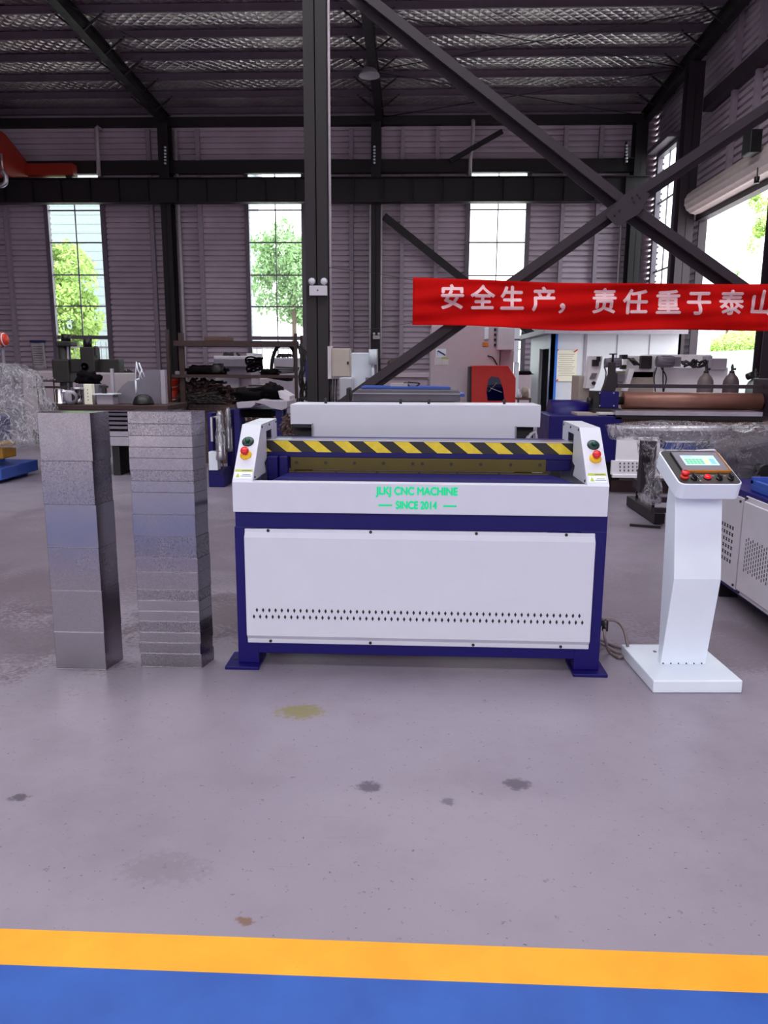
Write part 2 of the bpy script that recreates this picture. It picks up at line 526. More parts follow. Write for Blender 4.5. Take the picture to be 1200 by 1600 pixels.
# ------------------------------------------------------------------ the building
BACK, RIGHT, LEFT = 26.0, 7.35, -25.0
def roof_z(y): return 9.35 + .048 * (BACK - y)
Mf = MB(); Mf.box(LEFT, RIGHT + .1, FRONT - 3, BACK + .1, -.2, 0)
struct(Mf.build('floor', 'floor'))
def strip(x0, x1, yl0, yl1, yr0, yr1, z):   # quad slab slightly above the floor
    M = MB()
    M.prism([(x0, yl0), (x1, yr0), (x1, yr1), (x0, yl1)], 'z', 0, z)
    return M
struct(strip(LEFT, RIGHT, 1.657, 1.784, 1.655, 1.777, .0012).build('floor_line', 'floor_yellow'))
struct(strip(LEFT, RIGHT, -1.15, 1.657, -1.15, 1.655, .0009).build('floor_marking', 'floor_blue'))
struct(box1(-60, 70, BACK + .3, 90, -.3, -.1).build('ground', 'ground'))
struct(box1(RIGHT + .3, 70, -20, BACK + .3, -.3, -.1).build('ground', 'ground'))
struct(box1(LEFT, RIGHT + .3, -30, FRONT - 3, -.3, -.02).build('ground', 'ground'))

PITCH = .172
def rib_profile(z0, z1):
    pts = []; z = z0
    while z < z1 - 1e-6:
        for dz, d in ((0, 0.0), (.104, 0.0), (.108, .09), (.168, .09)):
            if z + dz < z1: pts.append((d, z + dz))
        z += PITCH
    pts.append((0.0, z1))
    return pts
def clad(M, a0, a1, z0, z1, wall):
    k0 = math.floor(z0 / PITCH + 1e-6) * PITCH
    pr = [(d, z) for d, z in rib_profile(k0, z1) if z >= z0 - 1e-6]
    if pr[0][1] > z0 + 1e-4: pr.insert(0, (0.0, z0))
    vs = []
    for a in (a0, a1):
        for d, z in pr:
            vs.append((a, BACK + d, z) if wall == 'back' else (RIGHT + d, a, z))
    n = len(pr)
    M.add(vs, [(i, i + 1, n + i + 1, n + i) for i in range(n - 1)])
WIN = [(-12.05, -10.32), (-5.46, -3.76), (1.66, 3.42), (-18.6, -16.9)]
WZ0, WZ1 = 1.25, 7.5
M = MB()
xs = sorted([LEFT, RIGHT + .05] + [q for w_ in WIN for q in w_])
for i in range(0, len(xs), 2):
    clad(M, xs[i], xs[i + 1], 0, 9.4, 'back')
for a, b in WIN:
    clad(M, a, b, 0, WZ0, 'back'); clad(M, a, b, WZ1, 9.4, 'back')
M.box(LEFT, RIGHT + .1, BACK + .1, BACK + .11, 0, WZ0)
struct(M.build('wall_back', 'clad'))
RW = (23.55, 25.2); DR = (15.9, 21.15); DZ = 5.17; RWT = 7.7
M = MB()
clad(M, RW[1], BACK + .04, 0, 9.3, 'right'); clad(M, DR[1], RW[0], 0, 9.5, 'right')
clad(M, *RW, 0, WZ0, 'right'); clad(M, *RW, RWT, 9.5, 'right')
clad(M, *DR, DZ, 9.8, 'right'); clad(M, FRONT - 3, DR[0], 0, 10.8, 'right')
struct(M.build('wall_right', 'clad'))
struct(box1(LEFT - .1, LEFT, FRONT - 3, BACK, 0, 11).build('wall_left', 'clad'))
M = MB()   # front wall around the big open doorway behind the camera
M.box(LEFT, DOOR_X0, FRONT - .1, FRONT, 0, 11); M.box(DOOR_X1, RIGHT + .1, FRONT - .1, FRONT, 0, 11); M.box(DOOR_X0, DOOR_X1, FRONT - .1, FRONT, DOOR_Z, 11)
struct(M.build('wall_front', 'clad'))
struct(box1(-60, 40, -24, -23, -.1, 7.5).build('wall_sky_block', 'sky_block'))   # unseen wall added to block low sky and darken reflections
# roof
M = MB()
yr = FRONT
def roof_piece(x0, x1, ya, yb):
    M.prism([(ya, roof_z(ya)), (yb, roof_z(yb)), (yb, roof_z(yb) + .12), (ya, roof_z(ya) + .12)], 'x', x0, x1)
roof_piece(LEFT - .1, SKY_X0, FRONT, BACK + .3); roof_piece(SKY_X1, RIGHT + .3, FRONT, BACK + .3)
cuts = [FRONT] + [q for s_ in SKY for q in s_] + [BACK + .3]
for k in range(0, len(cuts), 2): roof_piece(SKY_X0, SKY_X1, cuts[k], cuts[k + 1])
struct(M.build('ceiling', 'foil'))
y = BACK - .35
while y > 8:
    M = MB()
    z = roof_z(y)
    M.box(LEFT, RIGHT, y - .006, y + .006, z - .19, z - .01)
    M.box(LEFT, RIGHT, y - .06, y, z - .20, z - .19)
    M.box(LEFT, RIGHT, y, y + .08, z - .02, z - .008)
    struct(M.build('roof_beam', 'purlin'))
    y -= 1.25
# rafters with fly braces
for X in (-7.95, -1.22, 6.9):
    M = MB()
    zt = lambda y: roof_z(y) - .205
    dp = .36
    f_ = .012
    def slab(x0, x1, o0, o1):
        M.prism([(FRONT, zt(FRONT) - o0), (BACK - .2, zt(BACK - .2) - o0), (BACK - .2, zt(BACK - .2) - o1), (FRONT, zt(FRONT) - o1)], 'x', x0, x1)
    slab(X - .11, X + .11, 0, f_); slab(X - .11, X + .11, dp - f_, dp); slab(X - .006, X + .006, 0, dp)
    rb = struct(M.build('roof_rafter', 'steel2'))
    for yy in (24.4, 23.15, 21.9, 20.65, 19.4):
        for sg in (-1, 1):
            if X > 5 and sg > 0: continue
            Mb = MB().bar((X + sg * .1, yy, zt(yy) - dp + .04), (X + sg * .62, yy, zt(yy) + .06), .04, .04)
            Mb.build('brace', 'steel2', rb)
# building columns against the back wall and right wall
def hcol(x, y, wd, dp, z1, mt='steel2', z0=0.0):
    M = MB()
    f_ = .016
    M.box(x - wd / 2, x + wd / 2, y - dp / 2, y - dp / 2 + f_, z0, z1)
    M.box(x - wd / 2, x + wd / 2, y + dp / 2 - f_, y + dp / 2, z0, z1)
    M.box(x - .007, x + .007, y - dp / 2, y + dp / 2, z0, z1)
    M.box(x - wd / 2 - .08, x + wd / 2 + .08, y - dp / 2 - .08, y + dp / 2 + .08, z0, z0 + .025)
    return struct(M.build('column', mt))
hcol(-7.97, 25.55, .32, .5, 8.85)
hcol(-1.33, 25.55, .30, .5, 8.85)
hcol(6.76, 25.6, .36, .5, 8.85)
for yy in (21.35, 15.7):
    hcol(6.9, yy, .40, .36, roof_z(yy) - .6, 'steel')
# foreground column of the inner row, with its pipe
hcol(-1.37, 11.0, .30, .34, 9.55, 'steel2')
hcol(6.9, 11.0, .36, .34, 9.4, 'steel')
# runway beam along the back wall
M = MB()
M.box(LEFT, 7.0, 25.02, 25.38, 7.15, 7.17); M.box(LEFT, 7.0, 25.02, 25.38, 6.44, 6.46); M.box(LEFT, 7.0, 25.19, 25.21, 6.46, 7.15)
x = LEFT
while x < 7:
    M.box(x, x + .012, 25.05, 25.2, 6.46, 7.15); x += .92
struct(M.build('crane_beam', 'steel2'))
M = MB(); M.box(LEFT, 6.9, 25.62, 25.82, 7.42, 7.8)
struct(M.build('wall_beam', 'steel2'))
M = MB(); M.box(LEFT, 7.0, 25.7, 25.95, 8.85, 9.1)
struct(M.build('eave_beam', 'steel2'))
# vertical girts and window side posts
for px in (14, 240, 315, 549, 628, 681, 876, 930):
    X = at(px, 400, 25.9).x
    M = MB(); M.box(X - .065, X + .065, 25.86, 25.995, 0, 8.8); M.box(X - .065, X - .05, 25.84, 25.9, 0, 8.8)
    struct(M.build('wall_post', 'post'))
for z in (3.42, 5.45):
    pass
for (a, b) in ((LEFT, -12.2), (-10.1, -5.6), (-3.6, 1.5), (3.6, 6.5)):
    for z in (3.41, 5.47):
        struct(box1(a, b, 25.95, 25.998, z - .03, z + .03).build('wall_rail', 'post'))
for yy in (19.6, 18.3, 16.9):
    struct(box1(7.22, 7.345, yy - .06, yy + .06, 5.5, 9.4).build('wall_post', 'post'))
struct(box1(7.1, 7.34, FRONT, 21.15, 7.78, 8.1).build('wall_beam', 'steel'))
# thin roof rods
def rods(name, pairs, r=.012):
    for p, q in pairs:
        struct(MB().cyl(p, q, r, n=6).build(name, 'dark'))
rz = lambda y: roof_z(y) - .34
rods('roof_rod', [((-1.1, 19.2, rz(19.2)), (6.7, 22.2, rz(22.2))), ((-1.1, 22.2, rz(22.2)), (6.7, 19.2, rz(19.2))),
                  ((-1.1, 22.4, rz(22.4)), (6.7, 25.6, rz(25.6))), ((-1.1, 25.6, rz(25.6)), (6.7, 22.4, rz(22.4))),
                  ((-8, 18.5, rz(18.5)), (-6.6, 20.9, rz(20.9)))])

# windows
def window(k, x0, x1, z0, z1, wall='back'):
    M = MB()
    def bx(a0, a1, z0_, z1_, d0=-.05, d1=.05):
        if wall == 'back': M.box(a0, a1, BACK + d0, BACK + d1, z0_, z1_)
        else: M.box(RIGHT + d0, RIGHT + d1, a0, a1, z0_, z1_)
    f_ = .07
    bx(x0 - .14, x0, z0, z1 + .06, -.1, .05); bx(x1, x1 + .14, z0, z1 + .06, -.1, .05)
    bx(x0 - .14, x1 + .14, z1, z1 + .09, -.12, .05); bx(x0 - .14, x1 + .14, z0 - .08, z0, -.12, .06)
    xm = (x0 + x1) / 2
    bx(xm - .017, xm + .017, z0, z1, -.02, .02)
    for z in (2.35, 3.36, 4.36, 5.38, 6.38):
        t_ = .06 if z == 2.35 else .02
        bx(x0, x1, z - t_, z + t_, -.03, .03)
    o = struct(M.build('window_%d' % k, 'frame'))
    g = MB()
    if wall == 'back': g.box(x0, x1, BACK - .003, BACK + .003, z0, z1)
    else: g.box(RIGHT - .003, RIGHT + .003, x0, x1, z0, z1)
    g.build('pane', 'glass', o)
    return o
for i, (a, b) in enumerate(WIN): window(i + 1, a, b, WZ0, WZ1)
window(5, RW[0], RW[1], WZ0, RWT, 'right')
# little canopy board above the right window
struct(box1(6.95, 7.33, 23.4, 25.35, 7.82, 7.94).build('window_trim', 'frame'))

# ------------------------------------------------------------------ outside
def tree(name, label, c, rx, ry, rz_, h0, nclump, nleaf, mt, seed, leaf=.13, group=None, cat='tree'):
    g = random.Random(seed)
    root = thing(name, label, cat, (c[0], c[1], -.1), group)
    M = MB()
    for _ in range(nclump):
        while True:
            d = Vector((g.uniform(-1, 1), g.uniform(-1, 1), g.uniform(-1, 1)))
            if d.length < 1: break
        cc = Vector((c[0] + d.x * rx, c[1] + d.y * ry, c[2] + d.z * rz_))
        cr = .32 * min(rx, rz_) * g.uniform(.6, 1.2)
        for _ in range(nleaf):
            d = Vector((g.gauss(0, 1), g.gauss(0, 1), g.gauss(0, 1))).normalized() * cr * g.uniform(.5, 1.05)
            a = Vector((g.gauss(0, 1), g.gauss(0, 1), g.gauss(0, 1))).normalized()
            b = a.orthogonal().normalized()
            s_ = leaf * g.uniform(.6, 1.3)
            p = cc + d
            M.add([p - a * s_, p + b * s_ * .5, p + a * s_, p - b * s_ * .5], [(0, 1, 2, 3)])
    M.build('foliage', mt, root)
    T = MB()
    T.cyl((c[0], c[1], -.1), (c[0], c[1], c[2] - rz_ * .2), .16, .09, 10)
    for k in range(5):
        a = g.uniform(0, 6.3)
        T.cyl((c[0], c[1], c[2] - rz_ * (.5 - .1 * k)), (c[0] + math.cos(a) * rx * .6, c[1] + math.sin(a) * ry * .6, c[2] + rz_ * g.uniform(-.1, .5)), .06, .02, 6)
    T.build('trunk', 'bark', root)
    return root
tree('leafy_tree', 'bright green bushy tree outside the leftmost tall window', (-17.9, 38.5, 4.2), 2.1, 2.0, 3.3, 0, 90, 170, 'leaf', 1)
tree('leafy_tree', 'tall pale green tree outside the window beside the black column', (-6.4, 41.0, 6.2), 2.0, 2.0, 3.0, 0, 60, 150, 'leaf2', 2)
tree('leafy_tree', 'low yellow-green tree at left edge of the window beside the black column', (-8.9, 36, 2.9), 1.1, 1.1, 1.9, 0, 40, 120, 'leaf', 3)
tree('pine_tree', 'sparse green tree outside the open roller door', (26.4, 60.5, 12.4), 2.2, 2.4, 4.2, 0, 34, 110, 'leaf', 4, .17)
tree('young_tree', 'thin young tree seen low through the roller door', (25.6, 66.2, 7.0), .9, .9, 2.6, 0, 16, 60, 'leaf2', 5, .13)
# pale building behind the first window
b = thing('neighbour_building', 'pale white building with plain ribbed front outside the left windows', 'building', (-19, 46, -.1))
M = MB(); M.box(-27, -11.5, 46, 58, -.1, 14.5)
z = .4
while z < 14:
    M.box(-27, -11.5, 45.97, 46, z, z + .05); z += .5
M.build('wall', 'outwall', b)
for k in range(5): MB().box(-25 + k * 2.8, -23.8 + k * 2.8, 45.9, 45.99, 11.2, 12.4).build('window', 'lightgrey', b)
MB().box(-27.3, -11.2, 45.6, 58.2, 14.5, 14.8).build('roof', 'lightgrey', b)
# yard fence behind the back wall
f0 = thing('yard_fence', 'white vertical bar fence outside the back windows', 'fence', (-8, 31, -.1))
M = MB(); M.box(-20, 6, 31, 31.05, 2.1, 2.16); M.box(-20, 6, 31, 31.05, .3, .36)
M.build('rail', 'frame', f0)
M = MB(); x = -20
while x < 6:
    M.cyl((x, 31.02, -.1), (x, 31.02, 2.35), .016, n=6); x += .21
M.build('bars', 'frame', f0)
# bank beyond the roller door
b = tag(MB().box(20, 20.8, 20, 70, -.1, 2.5).build('retaining_wall', 'outwall'), 'pale retaining wall outside the open roller door', 'wall')
M = MB(); M.prism([(20.8, -.1), (20.8, 2.35), (23.5, 3.4), (34, 4.2), (34, -.1)], 'y', 20, 75)
struct(M.build('hill', 'leaf2'))
g = random.Random(9)
M = MB()
for _ in range(14000):
    p = Vector((21.05 + 2.8 * g.random() ** 1.3, g.uniform(28, 60), 0))
    p.z = 2.45 + (p.x - 20.8) * .45 + g.uniform(-.05, .55)
    a = Vector((g.gauss(0, 1), g.gauss(0, 1), g.gauss(0, 1))).normalized(); bb = a.orthogonal().normalized(); s_ = g.uniform(.06, .16)
    M.add([p - a * s_, p + bb * s_ * .5, p + a * s_, p - bb * s_ * .5], [(0, 1, 2, 3)])
h = M.build('bank_foliage', 'leaf'); h['kind'] = 'stuff'
h['label'] = 'green shrubs growing on the bank above the retaining wall'; h['category'] = 'shrubs'

# ================================================================== the sheet metal shear
SH = thing('sheet_metal_shear', 'white and navy sheet metal shear with hazard striped guard and green lettering', 'machine', (0, 3.6, 0))
def fit_text(body, x0, x1, z0, z1, Y, bold=0.0, extrude=.0012):
    vs, fs = text_mesh(body, .1, 'lettering', bold, extrude)
    xs_ = [v[0] for v in vs]; ys_ = [v[1] for v in vs]
    sx = (x1 - x0) / (max(xs_) - min(xs_)); sy = (z1 - z0) / (max(ys_) - min(ys_))
    return [(x0 + (v[0] - min(xs_)) * sx, Y - v[2] - .0008, z0 + (v[1] - min(ys_)) * sy) for v in vs], fs
# legs with foot plates
for x0, x1, fx0, fx1, yy in ((-.878, -.773, -.935, -.765, 3.64), (.80, .925, .79, .958, 3.64), (-.878, -.773, -.935, -.765, 4.45), (.80, .925, .79, .958, 4.45)):
    lg = box1(x0, x1, yy, yy + .1, .016, .72).build('leg', 'navy', SH, .004)
    MB().box(fx0, fx1, yy - .055, yy + .15, 0, .016).build('foot_plate', 'navy', lg, .002)
    M = MB()
    cx = fx0 + .03 if x0 < 0 else fx1 - .03
    M.cyl((cx, yy + .05, .016), (cx, yy + .05, .019), .012, n=12)
    M.build('bolt_hole', 'black', lg)
M = MB(); M.box(-.873, .925, 3.641, 4.55, .712, .80)
M.build('upper_frame', 'navy', SH, .004)
M = MB(); M.box(-.78, .81, 3.643, 3.70, .070, .14); M.box(-.78, .81, 4.48, 4.54, .07, .14)
M.build('lower_rail', 'navy', SH, .003)
# front panel with vents
M = MB()
prof = [(3.6405, .127), (3.630, .127), (3.630, .150), (3.612, .172), (3.612, .672), (3.630, .696), (3.630, .712), (3.6405, .712)]
M.prism(prof, 'x', -.826, .868)
fp = M.build('front_panel', 'white', SH, .004)
M = MB()
for k in range(53):
    for row in (0, 1):
        if row == 0 and k == 52: continue
        x = (-.7715 if row == 0 else -.787) + k * .0310; z = .305 if row == 0 else .271
        M.prism([(x - .0065, z), (x, z - .0125), (x + .0065, z), (x, z + .0125)], 'y', 3.6113, 3.6125)
M.build('vent_holes', 'black', fp)
for x in (-.71, -.21, .30, .73):
    for z in (.704, .139):
        MB().cyl((x, 3.631, z), (x, 3.626, z), .0075, n=12).build('screw', 'dark', fp)
# fascia
M = MB()
M.prism([(-.873, .80), (.912, .80), (.912, .947), (-.873, .947)], 'y', 3.60, 3.66)
fa = M.build('fascia', 'white', SH, .003)
M = MB()
for body, x0, x1, z0, z1 in (('JLKJ CNC MACHINE', -.186, .205, .880, .934), ('SINCE 2014', -.090, .108, .824, .866)):
    words = body.split(' ')
    vs, fs = fit_text(body, x0, x1, z0, z1, 3.60, .0055)
    M.add(vs, fs)
M.box(-.172, -.106, 3.5985, 3.60, .838, .847); M.box(.136, .200, 3.5985, 3.60, .838, .847)
M.build('lettering', 'greentext', fa)
# control towers at both ends
def slope(z): return 3.60 + (z - .945) * 1.0
def tower(sg, xo, xi):
    t_ = MB()
    top, zb = 1.203, .80
    prof = [(3.66, zb), (3.60, .946), (slope(1.2), top - .002), (4.285, top), (4.285, zb)]
    lo, hi = sorted((xo, xo - sg * -.006))
    prof_o = [(3.62, .80), (3.605, .946), (slope(1.2), top - .002), (4.285, top), (4.285, zb)]
    t_.prism(prof_o, 'x', min(xo, xo - sg * .005), max(xo, xo - sg * .005))
    # inner plate with the slot for the moving beam
    inn = [(3.612, .945), (slope(1.2), top - .002), (4.285, top), (4.285, 1.075), (4.135, 1.088), (4.135, 1.156), (3.98, 1.156), (3.98, 1.015), (3.915, 1.0), (3.955, .945)]
    t_.prism(inn, 'x', min(xi, xi + sg * .005), max(xi, xi + sg * .005))
    a, b_ = min(xo, xi), max(xo, xi)
    t_.prism([(3.60, .944), (slope(1.2), top - .002), (slope(1.2) + .004, top - .006), (3.606, .944)], 'x', a, b_)   # sloping face
    t_.prism([(slope(1.2), top - .002), (4.285, top), (4.285, top - .006), (slope(1.2), top - .008)], 'x', a, b_)
    t_.box(a, b_, 4.28, 4.285, zb, top)
    o = t_.build('end_tower', 'white', SH, .002)
    n = Vector((0, -1, 1)).normalized()
    s_ = Vector((0, 1, 1)).normalized()
    def pt(x, z): return Vector((x, slope(z), z))
    xc = (xo + xi) / 2
    # start button
    c = pt(xc + .004 * sg, 1.121)
    sb = MB().lathe([(.0, .0), (.030, .0), (.030, .004), (.024, .010), (.0, .010)], c, 28, n).build('start_button', 'green_rim', o)
    MB().lathe([(.0, .009), (.0125, .009), (.0125, .022), (.011, .025), (0, .025)], c, 20, n).build('push_cap', 'green', sb)
    # emergency stop
    c = pt(xc + .004 * sg, 1.062)
    es = MB().lathe([(0, 0), (.029, 0), (.029, .003), (.024, .010), (.017, .016), (0, .016)], c, 28, n).build('emergency_stop', 'yellow', o)
    MB().lathe([(0, .014), (.010, .014), (.010, .022), (.0195, .026), (.0205, .036), (.018, .044), (0, .045)], c, 24, n).build('mushroom_knob', 'redbtn', es)
    # warning label
    M = MB()
    def lab(u0, u1, z0, z1, off):
        q = [pt(xc + u0, z0), pt(xc + u1, z0), pt(xc + u1, z1), pt(xc + u0, z1)]
        vs = [v + n * off for v in q] + [v + n * .0002 for v in q]
        M.add(vs, [(0, 1, 2, 3), (0, 4, 5, 1), (1, 5, 6, 2), (2, 6, 7, 3), (3, 7, 4, 0)])
    lab(-.042, .042, .960, .999, .0006)
    wl = M.build('warning_label', 'cool_white', o)
    M = MB(); lab(-.042, .042, .989, .999, .0012); M.build('label_band', 'warn', wl)
    M = MB()
    a3 = [pt(xc - .036, .965), pt(xc - .016, .965), pt(xc - .026, .984)]
    M.add([v + n * .0012 for v in a3], [(0, 1, 2)])
    M.build('label_triangle', 'warn', wl)
    M = MB()
    lab(-.004, .034, .9755, .9775, .0012); lab(-.012, .040, .9695, .9715, .0012)
    lab(-.010, .034, .9925, .9955, .0018)
    M.build('label_text', 'textgrey', wl)
    # screws on inner plate
    for y_, z_ in ((slope(1.18) + .03, 1.188), (4.06, 1.186), (4.25, 1.186), (3.66, .962)):
        MB().cyl((xi + sg * .0, y_, z_), (xi - sg * .004, y_, z_), .006, n=10).build('screw', 'dark', o)
    return o
tower(-1, -.873, -.776)
tower(1, .914, .812)
# side panels
box1(-.892, -.879, 3.76, 4.42, .17, .78).build('side_panel', 'white', SH, .003)
box1(.926, .938, 3.76, 4.42, .17, .78).build('side_panel', 'white', SH, .003)
# moving beam
M = MB(); M.box(-.83, .86, 4.0, 4.012, 1.048, 1.1065)
hz = M.build('hazard_guard', 'hazard', SH)
M = MB(); M.box(-.84, .87, 3.998, 4.10, 1.1068, 1.113)
M.build('guard_top', 'alu', hz, .001)
M = MB(); M.box(-.77, .81, 4.013, 4.26, .96, 1.106); M.box(-.77, .81, 3.995, 4.02, 1.022, 1.0475)
M.build('ram_beam', 'navy', SH, .002)
M = MB(); M.box(-.652, .679, 3.988, 4.013, .956, 1.0215)
bl = M.build('upper_blade', 'olive', SH, .001)
for px in (463, 509, 554, 599, 645, 660, 705, 751, 798, 844):
    c = at(px, 723.5 if px < 650 else 724, 3.988)
    MB().cyl((c.x, 3.989, .994), (c.x, 3.984, .994), .0085, n=14).build('blade_bolt', 'dark', bl)
M = MB(); M.box(-.66, .69, 3.97, 4.0, .944, .9515)
lb = M.build('lower_blade', 'olive', SH)
for px in (461, 525, 589, 655, 715, 780):
    c = at(px, 735, 3.97)
    MB().cyl((c.x, 3.971, .948), (c.x, 3.966, .948), .006, n=10).build('blade_bolt', 'dark', lb)
M = MB(); M.prism([(-.70, 3.66), (.78, 3.66), (.70, 3.99), (-.655, 3.99)], 'z', .80, .9445)
M.build('work_table', 'bluetable', SH, .002)
for q in ((-.768, -.712, 3.93), (-.708, -.662, 3.945)):
    box1(q[0], q[1], q[2], 4.0, .80, 1.03).build('clamp_block', 'navy', SH, .006)
# rear cover
M = MB()
M.prism([(-.604, .82), (.582, .82), (.582, 1.15), (.722, 1.15), (.722, 1.2755), (-.733, 1.269), (-.733, 1.155), (-.604, 1.155)], 'y', 4.50, 4.515)
M.prism([(-.733, 1.2665), (.722, 1.273), (.722, 1.2755), (-.733, 1.2695)], 'y', 4.515, 4.80)
M.box(-.733, -.730, 4.515, 4.80, 1.155, 1.268); M.box(.719, .722, 4.515, 4.80, 1.15, 1.274)
M.box(-.733, .722, 4.79, 4.80, .82, 1.27)
rc = M.build('rear_cover', 'white', SH, .002)
box1(-.73, -.60, 4.60, 4.78, .82, 1.15).build('motor_housing', 'dark', SH, .004)
box1(.58, .70, 4.60, 4.78, .82, 1.145).build('motor_housing', 'dark', SH, .004)
box1(-.73, -.59, 4.515, 4.56, 1.13, 1.153).build('cable_tray', 'dark', SH, .004)
M = MB()
M.box(-.608, -.600, 4.49, 4.515, .95, 1.16); M.box(.578, .586, 4.49, 4.515, .95, 1.155)
M.build('opening_edge', 'greysteel', rc)
for px in (509, 626, 670, 788):
    c = at(px, 626, 4.62)
    MB().cyl((c.x, 4.62, 1.27), (c.x, 4.62, 1.302), .0085, n=12).build('stop_peg', 'black', rc)
M = MB()
M.tube([(.655, 4.56, 1.02), (.66, 4.55, 1.07), (.678, 4.54, 1.105), (.70, 4.55, 1.12), (.712, 4.57, 1.09), (.715, 4.58, 1.02)], .011, 8)
M.tube([(.64, 4.57, 1.02), (.645, 4.56, 1.06), (.66, 4.55, 1.09), (.69, 4.56, 1.07), (.70, 4.58, 1.02)], .009, 8)
M.build('wiring', 'offwhite', SH)
# ================================================================== cable between shear and console
M = MB()
def curve_pts(P_, n=10):
    P_ = [Vector(p) for p in P_]; out = []
    Q = [P_[0] * 2 - P_[1]] + P_ + [P_[-1] * 2 - P_[-2]]
    for i in range(1, len(Q) - 2):
        for k in range(n):
            t = k / n
            a, b, c, d = Q[i - 1], Q[i], Q[i + 1], Q[i + 2]
            out.append(.5 * (2 * b + (c - a) * t + (2 * a - 5 * b + 4 * c - d) * t * t + (3 * b - a - 3 * c + d) * t ** 3))
    out.append(P_[-1]); return out
def gp(x, y, z):   # point over the floor at height z under photo pixel
    d = fw * FPX + rt * (x - 600) - up * (y - 800)
    return CPOS + d * ((z - CAM_H) / d.z)
cb = thing('control_cable', 'grey brown cable looping over the floor from shear to white console', 'cable', (1.0, 3.8, 0))
M = MB()
M.tube(curve_pts([at(941, 968, 3.92), at(962, 970, 3.95), at(974, 982, 3.9), at(980, 1005, 3.85), gp(980, 1020, .012), gp(968, 1027, .012), gp(952, 1018, .012), at(946, 1000, 3.8), at(944, 984, 3.84)]), .0085)
M.build('looped_wire', 'cable', cb)
M = MB()
M.tube(curve_pts([at(932, 997, 3.93), gp(945, 1003, .012), gp(965, 1011, .012), gp(985, 1015, .012), gp(1005, 1016, .012), at(1024, 1019, 3.78)]), .0075)
M.tube(curve_pts([at(932, 1002, 3.93), gp(948, 1010, .012), gp(960, 1018, .012), gp(975, 1022, .012)]), .0075)
M.build('ground_wire', 'cable', cb)
M = MB()
a, b = at(938, 974, 3.9), at(947, 972, 3.88)
M.cyl(a, b, .016, n=12); M.cyl(at(946, 970, 3.88), at(945, 986, 3.86), .016, n=12)
M.build('connector', 'black', cb)

# ================================================================== operator console
CO = thing('control_console', 'white pedestal control console with tilted touchscreen head on square base', 'control console', (1.125, 3.415, 0))
CO.rotation_euler = (0, 0, R(3.1))
MB().box(0, .419, 0, .478, .0, .062).build('base_plate', 'cool_white', CO, .006, True)
prof = [(.196, .062), (.112, .52), (.178, .93), (.26, .97), (.275, .86), (.232, .062)]
pc = MB().prism(prof, 'x', .103, .325).build('pedestal', 'cool_white', CO, .003, True)
for k in range(6):
    x = .115 + k * .038
    MB().cyl((x, .1955, .07), (x, .191, .069), .0035, n=8).build('screw', 'dark', pc, 0, True)
th = R(22)
HO = Vector((.054, .012, .985))
hx, hy, hn = Vector((1, 0, 0)), Vector((0, math.cos(th), math.sin(th))), Vector((0, -math.sin(th), math.cos(th)))
def hp(u, v, w_=0.0): return HO + hx * u + hy * v + hn * w_
def rrect(u0, u1, v0, v1, r, n=6):
    pts = []
    for cx, cy, a0 in ((u1 - r, v1 - r, 0), (u0 + r, v1 - r, 90), (u0 + r, v0 + r, 180), (u1 - r, v0 + r, 270)):
        for k in range(n + 1):
            a = R(a0 + 90 * k / n); pts.append((cx + r * math.cos(a), cy + r * math.sin(a)))
    return pts
def hprism(pts, w0, w1, M=None):
    M = M or MB()
    n = len(pts)
    vs = [hp(u, v, w0) for u, v in pts] + [hp(u, v, w1) for u, v in pts]
    return M.add(vs, [tuple(reversed(range(n))), tuple(range(n, 2 * n))] + [(i, (i + 1) % n, n + (i + 1) % n, n + i) for i in range(n)])
hd = hprism(rrect(0, .288, 0, .317, .03), -.078, 0).build('head', 'cool_white', CO, .004, True)
fpn = hprism(rrect(.006, .282, .006, .311, .026), -.001, .0015).build('face_plate', 'satin_black', hd, 0, True)
ts = hprism([(.046, .106), (.266, .106), (.266, .283), (.046, .283)], .0014, .012).build('touchscreen', 'black', CO, .002, True)
M = MB()
hprism([(.044, .102), (.270, .102), (.270, .107), (.044, .107)], .0014, .013, M)
hprism([(.265, .102), (.270, .102), (.270, .285), (.265, .285)], .0014, .013, M)
M.build('gold_trim', 'amber', ts, 0, True)
hprism([(.05, .11), (.262, .11), (.262, .279), (.05, .279)], .0118, .0124).build('bezel', 'grey', ts, 0, True)
M = MB(); hprism([(.078, .153), (.236, .153), (.236, .245), (.078, .245)], .0122, .0130, M)
sc = M.build('display', 'scr_bg', ts, 0, True)
M = MB()
for i in range(5):
    for j in range(3):
        hprism([(.088 + i * .017, .163 + j * .017), (.103 + i * .017, .163 + j * .017), (.103 + i * .017, .178 + j * .017), (.088 + i * .017, .178 + j * .017)], .0131, .0134, M)
M2 = MB()
for j in range(3): hprism([(.178, .163 + j * .017), (.196, .163 + j * .017), (.196, .178 + j * .017), (.178, .178 + j * .017)], .0131, .0134, M2)
M3 = MB()
for j in range(3): hprism([(.202, .163 + j * .017), (.226, .163 + j * .017), (.226, .178 + j * .017), (.202, .178 + j * .017)], .0131, .0134, M3)
hprism([(.09, .231), (.13, .231), (.13, .236), (.09, .236)], .0131, .0134, M3)
M.build('green_cells', 'scr_green', ts, 0, True); M2.build('yellow_cells', 'scr_yellow', ts, 0, True); M3.build('blue_cells', 'scr_blue', ts, 0, True)
def lathe_h(u, v, prof, name, mt, par):
    return MB().lathe(prof, hp(u, v, .0015), 22, hn).build(name, mt, par, 0, True)
es = lathe_h(.040, .058, [(0, 0), (.019, 0), (.019, .008), (.015, .012), (0, .012)], 'emergency_stop', 'orange', CO)
